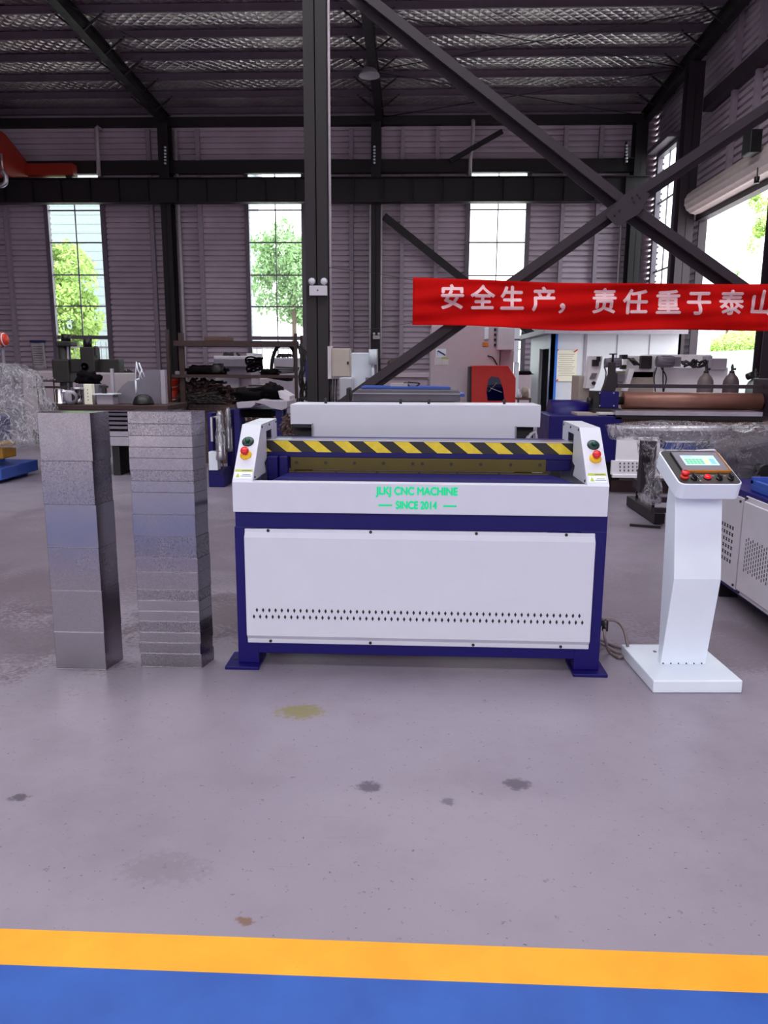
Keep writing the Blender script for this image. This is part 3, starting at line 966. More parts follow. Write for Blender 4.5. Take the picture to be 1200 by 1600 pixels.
lathe_h(.040, .058, [(0, .011), (.012, .011), (.012, .016), (.0185, .019), (.0185, .028), (.014, .032), (0, .032)], 'mushroom_knob', 'redbtn', es)
def knob(u):
    k_ = lathe_h(u, .047, [(0, 0), (.0145, 0), (.0145, .006), (.012, .008), (0, .008)], 'selector_switch', 'black', CO)
    M = MB()
    hprism(rrect(u - .0055, u + .0055, .031, .065, .005), .008, .026, M)
    M.build('switch_handle', 'black', k_, 0, True)
knob(.080); knob(.194); knob(.246)
lb_ = lathe_h(.142, .052, [(0, 0), (.0165, 0), (.0165, .004), (.014, .006), (0, .006)], 'lit_button', 'black', CO)
lathe_h(.142, .052, [(0, .005), (.0138, .005), (.0138, .012), (.012, .014), (0, .014)], 'red_lens', 'lamp_red', lb_)
M = MB()
for u in (.062, .118, .168, .222):
    hprism([(u, .071), (u + .014, .071), (u + .014, .075), (u, .075)], .0016, .0020, M)
M.build('printed_marks', 'lightgrey', fpn, 0, True)
MB().tube([hp(.088, .02, .012), hp(.098, .005, .014), hp(.09, .045, .014), hp(.084, .075, .012)], .0022, 6).build('key_ring', 'chrome', CO, 0, True)

# ================================================================== stacks of bent galvanised sections
def stack(x0, x1, y0, y1, zs, where, grp, seed, spl=.03):
    g = random.Random(seed)
    ords = ['lowest', 'second', 'third', 'fourth', 'fifth', 'sixth', 'seventh', 'eighth', 'ninth', 'tenth', 'eleventh', 'twelfth', 'thirteenth', 'fourteenth', 'fifteenth', 'sixteenth', 'seventeenth', 'eighteenth', 'nineteenth']
    n = len(zs) - 1
    for i in range(n):
        z0, z1 = zs[i] + .0006, zs[i + 1] - .0006
        dx, dy = g.uniform(-.002, .002), g.uniform(-.0015, .0015)
        a, b, c, d = x0 + dx, x1 + dx, y0 + dy, y1 + dy
        t_ = .0016
        M = MB()
        # a folded sheet: front, both returns, back with an open seam at the front right corner
        M.box(a, b - .002, c, c + t_, z0, z1)
        M.box(a, a + t_, c, d, z0, z1)
        M.prism([(b - t_, c - .0015), (b, c - .0015), (b + spl, d), (b + spl - t_, d)], 'z', z0, z1)
        M.box(a, b + spl, d - t_, d, z0, z1)
        # hemmed lower lip
        M.box(a, b - .002, c - .0012, c, z0, z0 + .003)
        if i == n - 1: M.prism([(a, c), (b, c), (b + spl, d), (a, d)], 'z', z1 - t_, z1 - .0003)
        pos_ = 'topmost' if i == n - 1 else ords[i]
        o = M.build('sheet_metal_section', 'galv', None, .0007)
        tag(o, 'galvanized section %s in the %s' % ('at the very bottom' if i == 0 else 'at the very top' if i == n - 1 else pos_ + ' from the floor', where), 'sheet metal section', grp)
def zs_of(ys, x, Y): return [max(0, at(x, y_, Y).z) for y_ in ys]
zl = zs_of([1046, 987.5, 923, 856, 788.5, 720.5], 110, 3.548); zl[0] = 0.0
stack(-1.770, -1.519, 3.545, 3.69, zl + [1.272], 'six-piece stack farther from the shear', 'sections of the left galvanized stack', 1)
zr_ = zs_of([1043, 1021, 1004, 988, 971, 955, 938, 922, 894, 872, 838, 804, 769.5, 752, 735, 716, 699, 681, 662.5], 260, 3.6); zr_[0] = 0.0
stack(-1.362, -1.055, 3.595, 3.715, zr_ + [1.278], 'narrow-banded stack beside the shear', 'sections of the right galvanized stack', 2)

# ================================================================== steel X brace in the inner column row
XB = thing('cross_brace', 'dark steel X brace with bolted centre plate spanning behind the red banner', 'cross brace', (2.73, 11, 0))
ctr = at(972, 326, 11)
def brace_arm(p, q, seed):
    """two angle bars back to back with batten plates between"""
    p, q = Vector(p), Vector(q)
    d = (q - p).normalized(); nrm = Vector((-d.z, 0, d.x))
    if nrm.z < 0: nrm = -nrm
    M = MB()
    for dy, off in ((-.11, .055), (.11, -.02)):
        o = Vector((0, dy, 0)) + nrm * off
        M.bar(p + o, q + o, .012, .11, nrm)
        M.bar(p + o + nrm * .055 + Vector((0, .04 if dy < 0 else -.04, 0)), q + o + nrm * .055 + Vector((0, .04 if dy < 0 else -.04, 0)), .09, .012, nrm)
    a = M.build('brace_arm', 'steel', XB)
    L = (q - p).length; k = 0
    t_ = .45
    while t_ < min(L, 3.4) - .3:
        c = p + d * t_ + nrm * .06
        MB().bar(c - d * .07, c + d * .07, .22, .08, nrm).build('batten_plate', 'steel', a); t_ += .72
brace_arm(at(545, -14, 11), ctr, 1)
def toward(q): return ctr + (q - ctr) * ((6.75 - ctr.x) / (q.x - ctr.x))
brace_arm(ctr, toward(at(1200, 487, 11)), 2)
brace_arm(at(500, 662, 11), ctr, 3)
brace_arm(ctr, toward(at(1215, 164, 11)), 4)
M = MB()
cx, cz = ctr.x, ctr.z
M.prism([(cx - .26, cz - .12), (cx - .1, cz - .26), (cx + .18, cz - .1), (cx + .30, cz + .14), (cx + .12, cz + .24), (cx - .04, cz + .13)], 'y', 10.80, 10.815)
gp_ = M.build('gusset_plate', 'steel', XB)
for dx, dz in ((.1, .05), (.17, .1), (.14, .14), (.08, .1), (-.14, -.12), (-.08, -.06)):
    MB().cyl((cx + dx, 10.801, cz + dz), (cx + dx, 10.785, cz + dz), .014, n=6).build('bolt', 'dark', gp_)
# brace seen on the back wall
b2 = thing('wall_brace', 'thin dark diagonal brace on the back wall above the banner', 'cross brace', (0, 25.5, 0))
MB().bar(at(600, 338, 25.5), at(835, 525, 25.5), .12, .22).build('brace_arm', 'steel2', b2)
MB().bar(at(703, 252, 25.5), at(785, 205, 25.5), .1, .14).build('brace_arm', 'steel2', b2)
# pipe on the black column, down pipes
tag(MB().tube([(-1.198, 10.93, .1), (-1.198, 10.93, 9.4)], .02, 8).build('conduit_pipe', 'pipe'), 'pale conduit running up the edge of the near black column', 'pipe')
def wpipe(px, y0, y1, label, r=.05, Y=25.75, bend=False):
    a, b = at(px[0], y0, Y), at(px[1], y1, Y)
    x = (a.x + b.x) / 2
    z0 = max(b.z, 0.02)
    pts = [(x, Y, a.z), (x, Y, z0)]
    if bend: pts = [(x, Y, a.z), (x, Y, (a.z + z0) / 2), (x - .06, Y, (a.z + z0) / 2 - .25), (x - .06, Y, z0)]
    if Y == 25.55: pts = [(x, 25.97, a.z + .05), (x, Y + .1, a.z + .05)] + pts
    tag(MB().tube(pts, r, 10).build('down_pipe', 'pipe'), label, 'pipe')
wpipe((280, 286), 204, 640, 'pale vertical pipe beside the left dark wall column', .06)
wpipe((150, 155), 200, 274, 'short pale pipe above the leftmost tall window', .06, 25.55)
wpipe((740, 737), 190, 275, 'short pale bent pipe on the upper wall above the third window', .06, 25.55, True)
wpipe((967, 962), 342, 560, 'pale pipe near the corner of the back wall', .04)
wpipe((597, 594), 320, 560, 'thin pale pipe right of the middle wall column', .03, 25.3)
wpipe((579, 577), 320, 560, 'thin pale pipe left of the middle wall column', .03, 25.3)
# insulator strings beside columns (white beads)
for px, y0, y1, Y, nb, label in ((258, 230, 255, 25.2, 6, 'row of white insulators on the left wall column'), (585, 229, 254, 25.2, 6, 'row of white insulators on the middle wall column'), (979, 227, 252, 25.2, 6, 'row of white insulators near the corner of the back wall')):
    io = thing('insulator_rack', label, 'insulators', tuple(at(px, y1, Y)))
    for k in range(nb):
        c = at(px, y0 + (y1 - y0) * k / (nb - 1), Y)
        MB().lathe([(0, -.03), (.03, -.03), (.042, -.01), (.03, .005), (.042, .015), (0, .03)], c, 10).build('insulator', 'cool_white', io)
    a, b = at(px, y0 - 6, Y + .05), at(px, y1 + 6, Y + .05)
    MB().box(a.x - .02, a.x + .02, Y + .04, Y + .16, b.z, a.z).box(a.x, a.x + (.3 if px > 900 else .05), Y + .1, Y + .2, b.z + .2, b.z + .24).build('bracket', 'dark', io)

# ================================================================== banner
BY = 10.72
def bw(x, z):   # cloth waves
    f_ = max(0.0, min(1.0, (x + .06) / .5))
    return BY + .035 * math.sin(x * 2.1 + z * 1.5) + .022 * math.sin(x * 3.1 - z * 9.0) + f_ * .02 * math.sin(z * 17 + x * 1.6 + math.sin(x * 1.3)) + .012 * math.sin(z * 31 - x * 2.2)
def btop(x): return 2.652 - .052 * math.sin(min(1, max(0, (x + .05) / 6.2)) * math.pi) - .008 * x
def bbot(x): return 2.032 - .056 * math.sin(min(1, max(0, (x + .05) / 6.2)) * math.pi) - .002 * x + .012 * math.sin(x * 2.3)
BN = thing('safety_banner', 'long red cloth banner with large pale Chinese characters', 'banner', (2.5, BY, 2.0))
M = MB()
nx, nz_ = 150, 18
x0, x1 = -.06, 5.4
vs = []
for i in range(nx + 1):
    x = x0 + (x1 - x0) * i / nx
    for j in range(nz_ + 1):
        z = bbot(x) + (btop(x) - bbot(x)) * j / nz_
        vs.append((x, bw(x, z) - (.02 if j == 0 else 0), z))
M.add(vs, [(i * (nz_ + 1) + j, (i + 1) * (nz_ + 1) + j, (i + 1) * (nz_ + 1) + j + 1, i * (nz_ + 1) + j + 1) for i in range(nx) for j in range(nz_)], True)
bc = M.build('banner_cloth', 'banner', BN)
sld = bc.modifiers.new('thick', 'SOLIDIFY'); sld.thickness = .002
chars = [('安', .47, 2.375), ('全', .877, 2.367), ('生', 1.274, 2.36), ('产', 1.703, 2.352), ('，', 2.03, 2.335), ('责', 2.5, 2.329), ('任', 2.91, 2.318), ('重', 3.335, 2.310), ('于', 3.742, 2.306), ('泰', 4.165, 2.309), ('山', 4.574, 2.312)]
for ch, x, z in chars:
    vs, fs = text_mesh(ch, .335, 'banner_text', .009, .0005)
    tb = bmesh.new()                       # cut the flat glyph into strips so it follows the folds
    bv = [tb.verts.new(v) for v in vs]
    for f in fs:
        try: tb.faces.new([bv[i] for i in f])
        except ValueError: pass
    for ax in (0, 1):
        for k in range(-10, 11):
            co = [0, 0, 0]; no = [0, 0, 0]; co[ax] = k * .02 + .003; no[ax] = 1
            bmesh.ops.bisect_plane(tb, geom=tb.verts[:] + tb.edges[:] + tb.faces[:], plane_co=co, plane_no=no)
    tb.verts.ensure_lookup_table(); tb.verts.index_update()
    vs = [tuple(v.co) for v in tb.verts]; fs = [tuple(v.index for v in f.verts) for f in tb.faces]
    tb.free()
    M = MB(); M.add([(x + v[0], bw(x + v[0], z + v[1]) - .006 - v[2], z + v[1]) for v in vs], fs)
    M.build('character', 'banner_text', BN)
for pts in ([(-.06, BY, 2.62), (-.6, 10.78, 2.72), (-1.25, 10.85, 2.80)], [(-.06, BY, 2.06), (-.6, 10.78, 1.98), (-1.25, 10.85, 1.95)], [(5.4, BY, 2.58), (6.2, 10.8, 2.68), (6.73, 10.83, 2.72)]):
    MB().tube(pts, .003, 6).build('tie_rope', 'dark', BN)

# ================================================================== lamp, crane, emergency lights
L = at(577, 112, 21.6)
PL = thing('pendant_lamp', 'white dome pendant lamp hanging under the middle roof rafter', 'lamp', tuple(L))
MB().lathe([(.265, -.10), (.275, -.11), (.26, -.07), (.17, .06), (.10, .12), (.0, .12)], L, 28).build('lamp_shade', 'lightgrey', PL)
MB().lathe([(0, .11), (.10, .11), (.11, .14), (.10, .30), (.0, .32)], L, 20).build('lamp_body', 'grey', PL)
MB().cyl(L + Vector((0, 0, .3)), (L.x, L.y, roof_z(L.y) - .62), .012, n=8).build('hanger', 'dark', PL)
MB().lathe([(0, -.05), (.1, -.04), (.13, .02), (0, .05)], L, 16).build('bulb', 'lens', PL)

CR = thing('overhead_crane', 'orange red overhead crane girder and end carriage near the top left', 'crane', (-12, 25.2, 7.2))
M = MB()
M.box(-14.2, -10.75, 25.02, 25.38, 7.25, 7.60)
M.build('end_carriage', 'crane', CR, .02)
M = MB()
M.prism([(25.35, 7.28), (24.2, 7.0), (23.6, 7.0), (8.0, 7.0), (8.0, 8.2), (23.2, 8.2), (24.0, 8.15), (25.35, 7.62)], 'x', -12.75, -12.25)
M.build('girder', 'crane', CR, .02)
M = MB(); M.prism([(23.2, 7.75), (23.35, 7.75), (22.6, 8.12), (22.45, 8.12)], 'x', -12.249, -12.24)
M.prism([(22.7, 7.75), (22.85, 7.75), (22.1, 8.12), (21.95, 8.12)], 'x', -12.249, -12.24)
M.build('hazard_mark', 'yellow', CR)
MB().cyl((-13.6, 25.2, 7.21), (-13.6, 25.2, 7.26), .12).cyl((-10.95, 25.12, 7.27), (-10.95, 25.28, 7.27), .10).build('wheel', 'dark', CR)
M = MB(); M.tube(curve_pts([at(4, 268, 22), at(9, 276, 22), at(8, 286, 22), at(1, 290, 22), at(-4, 286, 22)]), .07, 10)
M.tube([at(2, 240, 22), at(4, 268, 22)], .03)
M.build('hook', 'alu', CR)

def emergency_light(px, py, Y, wpx, label):
    k = wpx / FPX * Y
    c = at(px, py, Y)
    e = thing('emergency_light', label, 'emergency light', tuple(c))
    MB().box(c.x - k / 2, c.x + k / 2, Y, Y + .06, c.z - k * .27, c.z + k * .27).build('battery_box', 'offwhite', e, .006)
    for sg in (-1, 1):
        p = Vector((c.x + sg * k * .34, Y + .01, c.z + k * .50))
        h_ = MB().cyl(p + Vector((0, .05, 0)), p + Vector((0, -.015, 0)), k * .13, k * .2, 18).build('lamp_head', 'lightgrey', e)
        MB().lathe([(0, .012), (k * .12, .008), (k * .17, 0), (k * .17, -.004), (0, -.004)], p + Vector((0, -.016, 0)), 16, (0, -1, 0)).build('lens', 'lens', h_)
        MB().cyl(p + Vector((0, .03, -k * .18)), p + Vector((0, .03, -k * .3)), k * .05, n=8).build('swivel', 'grey', h_)
    MB().box(c.x - k * .08, c.x + k * .02, Y - .002, Y, c.z - k * .03, c.z + k * .06).build('indicator_panel', 'grey', e)
    M = MB(); M.tube(curve_pts([(c.x - k * .45, Y + .03, c.z + k * .2), (c.x - k * .62, Y + .04, c.z + k * .3), (c.x - k * .6, Y + .04, c.z - k * .4), (c.x - k * .35, Y + .06, c.z - k * .2)]), k * .025, 6)
    M.build('cord', 'black', e)
emergency_light(497, 454, 10.75, 27, 'twin-head emergency light on the near black column')
emergency_light(588, 527, 25.2, 10.5, 'small twin-head emergency light on the middle wall column far behind')

# ================================================================== roller door on the right wall
RD = thing('roller_door', 'raised roller shutter with pale slatted roll over the right doorway', 'roller door', (6.8, 18.7, 5))
prof = []
M = MB()
n = 28; r = .30
vs = []
for yy in (15.95, 20.75):
    for k in range(n):
        rr = r if k % 2 else r * .955
        a = 2 * math.pi * k / n
        vs.append((6.98 + rr * math.cos(a), yy, 5.56 + rr * math.sin(a)))
M.add(vs, [(k, (k + 1) % n, n + (k + 1) % n, n + k) for k in range(n)] + [tuple(range(n)), tuple(range(n, 2 * n))])
M.build('shutter_roll', 'housing', RD)
MB().box(7.12, 7.34, 15.95, 21.1, 5.16, 5.42).build('lintel', 'steel', RD)
MB().box(7.22, 7.42, 21.1, 21.16, 0, 5.3).build('guide_rail', 'steel', RD)
MB().box(7.22, 7.42, 15.9, 15.96, 0, 5.3).build('guide_rail', 'steel', RD)
mb_ = MB().box(6.45, 6.68, 16.35, 16.75, 5.62, 6.05).build('drive_motor', 'black', RD, .02)
M = MB(); a = at(1184, 262, 15.9); b = at(1183, 276, 15.9)
M.tube([a, b], .012, 6); M.cyl(b, b - Vector((0, 0, .12)), .05, n=10)
M.build('pull_weight', 'black', mb_)

# white gate post just outside the door
tag(MB().box(8.2, 8.6, 23.4, 23.8, -.1, 6).build('gate_post', 'cool_white'), 'white post just outside the open roller door', 'post')

# ================================================================== background left
def lump(M, c, sx, sy, sz, seed, amp=.35, freq=3): return M.blob(c, sx, sy, sz, seed, amp, freq, 18, 12, .8)
# film wrapped blue machine
WM = thing('wrapped_machine', 'blue machine wrapped in crinkled clear film at the left edge', 'machine', (-5.7, 9.8, 0))
M = MB(); M.box(-7.2, -5.17, 9.32, 10.28, .05, .20); M.box(-7.2, -5.28, 9.36, 10.2, 0, .05); M.box(-6.2, -5.52, 9.36, 10.1, .2, .52); M.box(-5.48, -5.36, 9.34, 9.6, .18, .50)
M.build('blue_base', 'blue', WM, .01)
MB().box(-6.4, -5.4, 9.31, 9.34, .21, .30).build('red_strip', 'red', WM)
MB().box(-5.46, -5.2, 9.45, 9.8, .30, .50).build('yellow_motor', 'olivebin', WM, .02)
M = MB(); M.box(-6.9, -5.40, 9.42, 10.1, .5, .80); M.box(-6.9, -5.55, 9.42, 10.1, .80, 1.05); M.box(-6.9, -5.7, 9.45, 10.1, 1.05, 1.25); M.box(-6.9, -5.88, 9.5, 10.1, 1.25, 1.4)
M.build('blue_body', 'bluecloth', WM, .02)
M = MB()
g = random.Random(5)
for k in range(5): M.box(-6 + k * .12, -5.93 + k * .12, 9.40, 9.43, .6 + g.uniform(0, .25), .72 + g.uniform(0, .3))
M.build('red_fittings', 'red', WM)
def drape(poly, y0, y1, name, mt, parent, seed, amp=.05, nseg=10):
    """film drawn over a body: a closed outline in x,z carried along y and crumpled"""
    pts = []
    n = len(poly)
    for i in range(n):
        a, b = Vector(poly[i]), Vector(poly[(i + 1) % n])
        k = max(2, int((b - a).length / .05))
        for j in range(k): pts.append(a.lerp(b, j / k))
    cx = sum(p.x for p in pts) / len(pts); cz = sum(p.y for p in pts) / len(pts)
    ys = [y0, y0 + .03] + [y0 + (y1 - y0) * i / nseg for i in range(1, nseg)] + [y1 - .03, y1]
    vs = []; m_ = len(pts)
    for iy, y in enumerate(ys):
        sc = .86 if iy in (0, len(ys) - 1) else 1
        for p in pts:
            q = Vector((cx + (p.x - cx) * sc, y, cz + (p.y - cz) * sc))
            d = mnoise.noise(q * 5 + Vector((seed, 0, 0))) + .6 * mnoise.noise(q * 13 + Vector((0, seed, 0)))
            q += Vector((q.x - cx, 0, q.z - cz)).normalized() * d * amp
            q.y += amp * .8 * mnoise.noise(q * 7)
            vs.append(q)
    fs = [(i * m_ + j, i * m_ + (j + 1) % m_, (i + 1) * m_ + (j + 1) % m_, (i + 1) * m_ + j) for i in range(len(ys) - 1) for j in range(m_)]
    M = MB(); M.add(vs, fs, True)
    for base, rev in ((0, 0), ((len(ys) - 1) * m_, 1)):   # end caps as crumpled fans with an inner ring
        ring = [vs[base + j] for j in range(m_)]
        c = sum(ring, Vector()) / m_
        in1 = [c.lerp(v, .66) + Vector((0, (-1 if not rev else 1) * .02 + amp * mnoise.noise(v * 9), 0)) for v in ring]
        in2 = [c.lerp(v, .33) + Vector((0, (-1 if not rev else 1) * .03 + amp * mnoise.noise(v * 12), 0)) for v in ring]
        vv = ring + in1 + in2 + [c]
        ff = [(j, (j + 1) % m_, m_ + (j + 1) % m_, m_ + j) for j in range(m_)] + [(m_ + j, m_ + (j + 1) % m_, 2 * m_ + (j + 1) % m_, 2 * m_ + j) for j in range(m_)] + [(2 * m_ + j, 2 * m_ + (j + 1) % m_, 3 * m_) for j in range(m_)]
        M.add(vv, ff, True)
    return M.build(name, mt, parent)
Y = 9.35
P_ = [at(x, y, Y) for x, y in ((64, 697), (56, 655), (46, 632), (34, 612), (24, 588), (2, 570), (-40, 568), (-60, 600), (-70, 700))]
drape([(p.x, p.z) for p in P_], 9.30, 10.02, 'plastic_film', 'film', WM, 3, .035)

# orange round lamp at the very left
c = at(1, 531, 13.5)
ol = thing('warning_lamp', 'round orange lamp with pale rings at the extreme left edge', 'lamp', (c.x, 13.5, 0))
MB().lathe([(0, -.12), (.10, -.12), (.115, -.02), (.115, .06), (.09, .11), (0, .12)], c, 20, (1, 0, .1)).build('lamp_body', 'orange', ol)
MB().lathe([(.117, .0), (.122, .01), (.117, .02)], c, 20, (1, 0, .1)).lathe([(.112, .06), (.117, .07), (.112, .08)], c, 20, (1, 0, .1)).build('ring', 'cool_white', ol)
MB().cyl((c.x + .02, 13.5, 0), (c.x + .02, 13.5, c.z - .08), .03, n=8).build('pole', 'grey', ol)

# paper sheet on the wall
c0, c1 = at(44, 535, 25.7), at(68, 576, 25.7)
ps = thing('notice_sheet', 'large grey notice sheet hung on the back wall left of the first window', 'notice', (c0.x, 25.7, c1.z))
vs, fs = [], []
for i in range(9):
    for j in range(9):
        x = c0.x + (c1.x - c0.x) * i / 8; z = c1.z + (c0.z - c1.z) * j / 8
        vs.append((x - .03 * (j / 8), 25.94 - .025 * math.sin(i * .8 + j * .3), z))
M = MB().add(vs, [(i * 9 + j, (i + 1) * 9 + j, (i + 1) * 9 + j + 1, i * 9 + j + 1) for i in range(8) for j in range(8)], True)
sh = M.build('paper', 'paper', ps); q = sh.modifiers.new('t', 'SOLIDIFY'); q.thickness = .006
MB().box(c0.x - .05, c1.x - .02, 25.90, 25.998, c0.z, c0.z + .08).build('top_rail', 'bluecloth', ps)
M = MB()
for k in range(9): M.box(c0.x + .04, c1.x - .07 - .03 * (k % 3), 25.905, 25.909, c0.z - .14 - k * .075, c0.z - .12 - k * .075)
M.build('print_lines', 'ink', ps)

# radial drilling machine
Y = 14.5
c = at(101, 560, Y)
RDm = thing('radial_drill', 'dark radial drilling machine with long arm below the leftmost tall window', 'drilling machine', (c.x, Y, 0))
zt = at(101, 533, Y).z
M = MB(); M.cyl((c.x, Y, .3), (c.x, Y, zt), .115, n=24); M.cyl((c.x, Y, .25), (c.x, Y, .8), .19, n=24)
M.build('column', 'machinery', RDm)
MB().box(c.x - .5, c.x + 1.5, Y - .45, Y + .45, 0, .28).build('base', 'machinery', RDm, .02)
M = MB(); pbox(M, 86, 533, 110, 541, Y - .16, .3); M.build('top_bracket', 'machinery', RDm, .02)
a = at(103, 522, Y); b = at(103, 534, Y)
MB().cyl(b, a, .085, n=18).build('lift_motor', 'black', RDm)
M = MB(); pbox(M, 81, 561, 108, 598, Y - .2, .4); M.build('arm_collar', 'machinery', RDm, .03)
M = MB(); pbox(M, 104, 561, 186, 582, Y - .12, .26); M.build('arm', 'machinery', RDm, .015)
a = at(106, 541, Y - .12); b = at(107, 640, Y - .12)
MB().cyl(a, b, .022, n=10).build('lead_screw', 'greysteel', RDm)
M = MB(); pbox(M, 125, 542, 147, 582, Y - .34, .3)
hd_ = M.build('drill_head', 'machinery', RDm, .02)
a = at(137, 529, Y - .2); b = at(137, 543, Y - .2)
MB().cyl(b, a, .075, n=16).build('spindle_motor', 'black', hd_)
a = at(132, 573, Y - .34)
MB().lathe([(.075, -.01), (.09, 0), (.075, .01), (.07, 0)], a, 18, (0, -1, 0)).cyl(a, a - Vector((0, .03, 0)), .02, n=10).build('hand_wheel', 'dark', hd_)
a = at(134, 580, Y - .2); b = at(134, 592, Y - .2)
MB().cyl(a, b, .05, .022, n=12).build('spindle', 'greysteel', hd_)
M = MB(); M.tube(curve_pts([at(147, 543, Y - .2), at(151, 550, Y - .2), at(150, 565, Y - .2)]), .015, 6); pbox(M, 147, 541, 150, 556, Y - .3, .1)
M.build('side_cover', 'machinery', hd_)

# pale machine bodies behind the bench on the left
M = MB(); pbox(M, 108, 583, 178, 640, 17, 1.4, 0)
tg = M.build('machine_cabinet', 'pinkwhite', None, .03); tag(tg, 'pale rose-grey machine cabinet behind the drill and left workbench', 'machine cabinet')
M = MB(); pbox(M, 36, 580, 92, 640, 16.5, 1.2, 0)
tag(M.build('machine_cabinet', 'pinkwhite', None, .03), 'pale rose-grey low cabinet right behind the film-wrapped blue machine', 'machine cabinet')
M = MB(); 
tc = thing('tool_rack', 'small dark wire rack of drill tools behind the left bench', 'rack', tuple(at(68, 605, 13)))
pbox(M, 58, 595, 90, 596.5, 13, .2); pbox(M, 52, 604, 92, 606.5, 13, .35)
for px in (58, 66, 84): pbox(M, px, 588, px + 1.2, 640, 13.1, .03, 0)
M.build('frame', 'rust', tc)
M = MB()
for k in range(7):
    a = at(66 + k * 3.3, 595, 13.05); M.cyl(a, a + Vector((0, 0, .03 + .015 * (k % 3))), .014, n=8)
M.build('tool_bits', 'greysteel', tc)

# long workbench
Y = 10.1
WB = thing('workbench', 'long dark bench with pale apron seen between the two galvanized stacks', 'workbench', (-4.2, Y, 0))
M = MB(); pbox(M, 60, 633, 262, 641, Y, .9); M.build('bench_top', 'rust', WB, .01)
M = MB(); pbox(M, 150, 675, 230, 682, Y + .02, .6); pbox(M, 60, 641, 262, 643, Y + .05, .6)
M.build('rail', 'lightgrey', WB)
M = MB()
for k in range(4): pbox(M, 60, 645 + k * 7, 262, 649 + k * 7, Y + .1, .4)
M.build('slat_bed', 'grey', WB)
M = MB(); pbox(M, 60, 643, 262, 674, Y + .3, .05); M.build('bed_back', 'dark', WB)
M = MB(); pbox(M, 100, 683, 262, 697, Y + .01, .55); M.build('apron', 'lightgrey', WB, .01)
z = at(100, 697, Y).z
for px in (66, 140, 176, 205, 250):
    c = at(px, 700, Y); MB().box(c.x - .05, c.x + .05, Y + .1, Y + .5, 0, z).build('leg', 'dark', WB, .005)
bt = at(150, 633, Y).z   # bench top height
# things on the bench
def on(px, d=0.15): return at(px, 633, Y).x, Y + d
x, y = on(89)
pe = thing('pipe_elbow', 'shiny chrome pipe elbow standing upright on the left bench', 'pipe fitting', (x, y, bt))
MB().lathe([(0, 0), (.085, 0), (.085, .02), (.068, .025), (.068, .20), (0, .205)], (x - .01, y, bt), 24).build('pipe_body', 'chrome', pe)
MB().tube(curve_pts([(x + .03, y - .02, bt + .16), (x + .1, y - .02, bt + .15), (x + .13, y - .02, bt + .08), (x + .135, y - .02, bt + .01)]), .035, 12).build('bend', 'chrome', pe)
x, y = on(112)
vb = thing('valve_body', 'grey flanged valve body with dark round mouth on the left bench', 'valve', (x, y, bt))
MB().lathe([(0, 0), (.05, 0), (.05, .06), (.04, .07), (.04, .19), (.09, .20), (.09, .225), (0, .225)], (x + .03, y, bt), 22).build('stem', 'alu', vb)
MB().lathe([(.045, 0), (.095, 0), (.095, .03), (.06, .04), (.045, .04)], (x - .02, y - .13, bt + .10), 24, (-.35, 1, 0)).build('flange', 'greysteel', vb)
MB().cyl((x - .02, y - .12, bt + .10), (x + .03, y + .04, bt + .10), .052, n=18).build('mouth', 'dark', vb)
x, y = on(131)
cbx = thing('switch_box', 'tall narrow cream switch box standing on the left bench', 'box', (x, y, bt))
MB().box(x - .055, x + .055, y, y + .1, bt, bt + .27).build('housing', 'poster', cbx, .004)
M = MB()
for k in range(4): M.cyl((x + .0, y + .001, bt + .06 + k * .045), (x, y - .006, bt + .06 + k * .045), .007, n=10)
M.build('button', 'grey', cbx)
MB().box(x - .14, x - .058, y + .02, y + .12, bt, bt + .27).build('side_case', 'grey', cbx)
x, y = on(156)
sb_ = thing('grinder_stand', 'small grey pedestal box with square lid and black clamp on the left bench', 'stand', (x, y, bt))
MB().box(x - .10, x + .12, y, y + .2, bt, bt + .13).build('pedestal', 'lightgrey', sb_, .005)
MB().box(x - .14, x + .15, y - .04, y + .24, bt + .13, bt + .145).build('lid', 'cool_white', sb_, .002)
MB().box(x - .06, x - .01, y + .08, y + .14, bt + .145, bt + .25).box(x - .08, x + .03, y + .07, y + .1, bt + .22, bt + .25).build('clamp', 'black', sb_)
x, y = on(110)
fz = tag(lump(MB(), (x, Y + .62, bt + .33), .16, .12, .09, 4, .6, 4).build('rag_heap', 'fabric'), 'dark crumpled rag heap on a grey block behind the valve', 'rags')
tag(MB().box(x - .14, x + .18, Y + .5, Y + .8, bt, bt + .26).build('steel_block', 'grey', None, .01), 'grey steel block under the dark rag heap on the left bench', 'block')
# grey sheet metal cover
gc = thing('sheet_metal_guard', 'large grey curved sheet metal guard leaning on the left bench', 'guard', (at(215, 633, Y + .5).x, Y + .5, bt))
a, b = at(176, 634, Y + .5), at(258, 578, Y + .5)
pts = [(a.x, bt), (b.x, bt), (b.x, b.z), (at(228, 578, Y + .5).x, b.z)]
for px, py in ((222, 590), (212, 595), (200, 596), (190, 603), (182, 615)):
    q = at(px, py, Y + .5); pts.append((q.x, q.z))
MB().prism(pts, 'y', Y + .5, Y + .53).build('sheet', 'grey', gc)
MB().box(b.x - .05, b.x + .01, Y + .44, Y + .53, bt, b.z).build('edge_post', 'lightgrey', gc)
MB().box(at(176, 600, Y + .5).x - .01, at(176, 600, Y + .5).x + .03, Y + .46, Y + .5, bt, at(176, 576, Y + .5).z).build('left_post', 'lightgrey', gc)
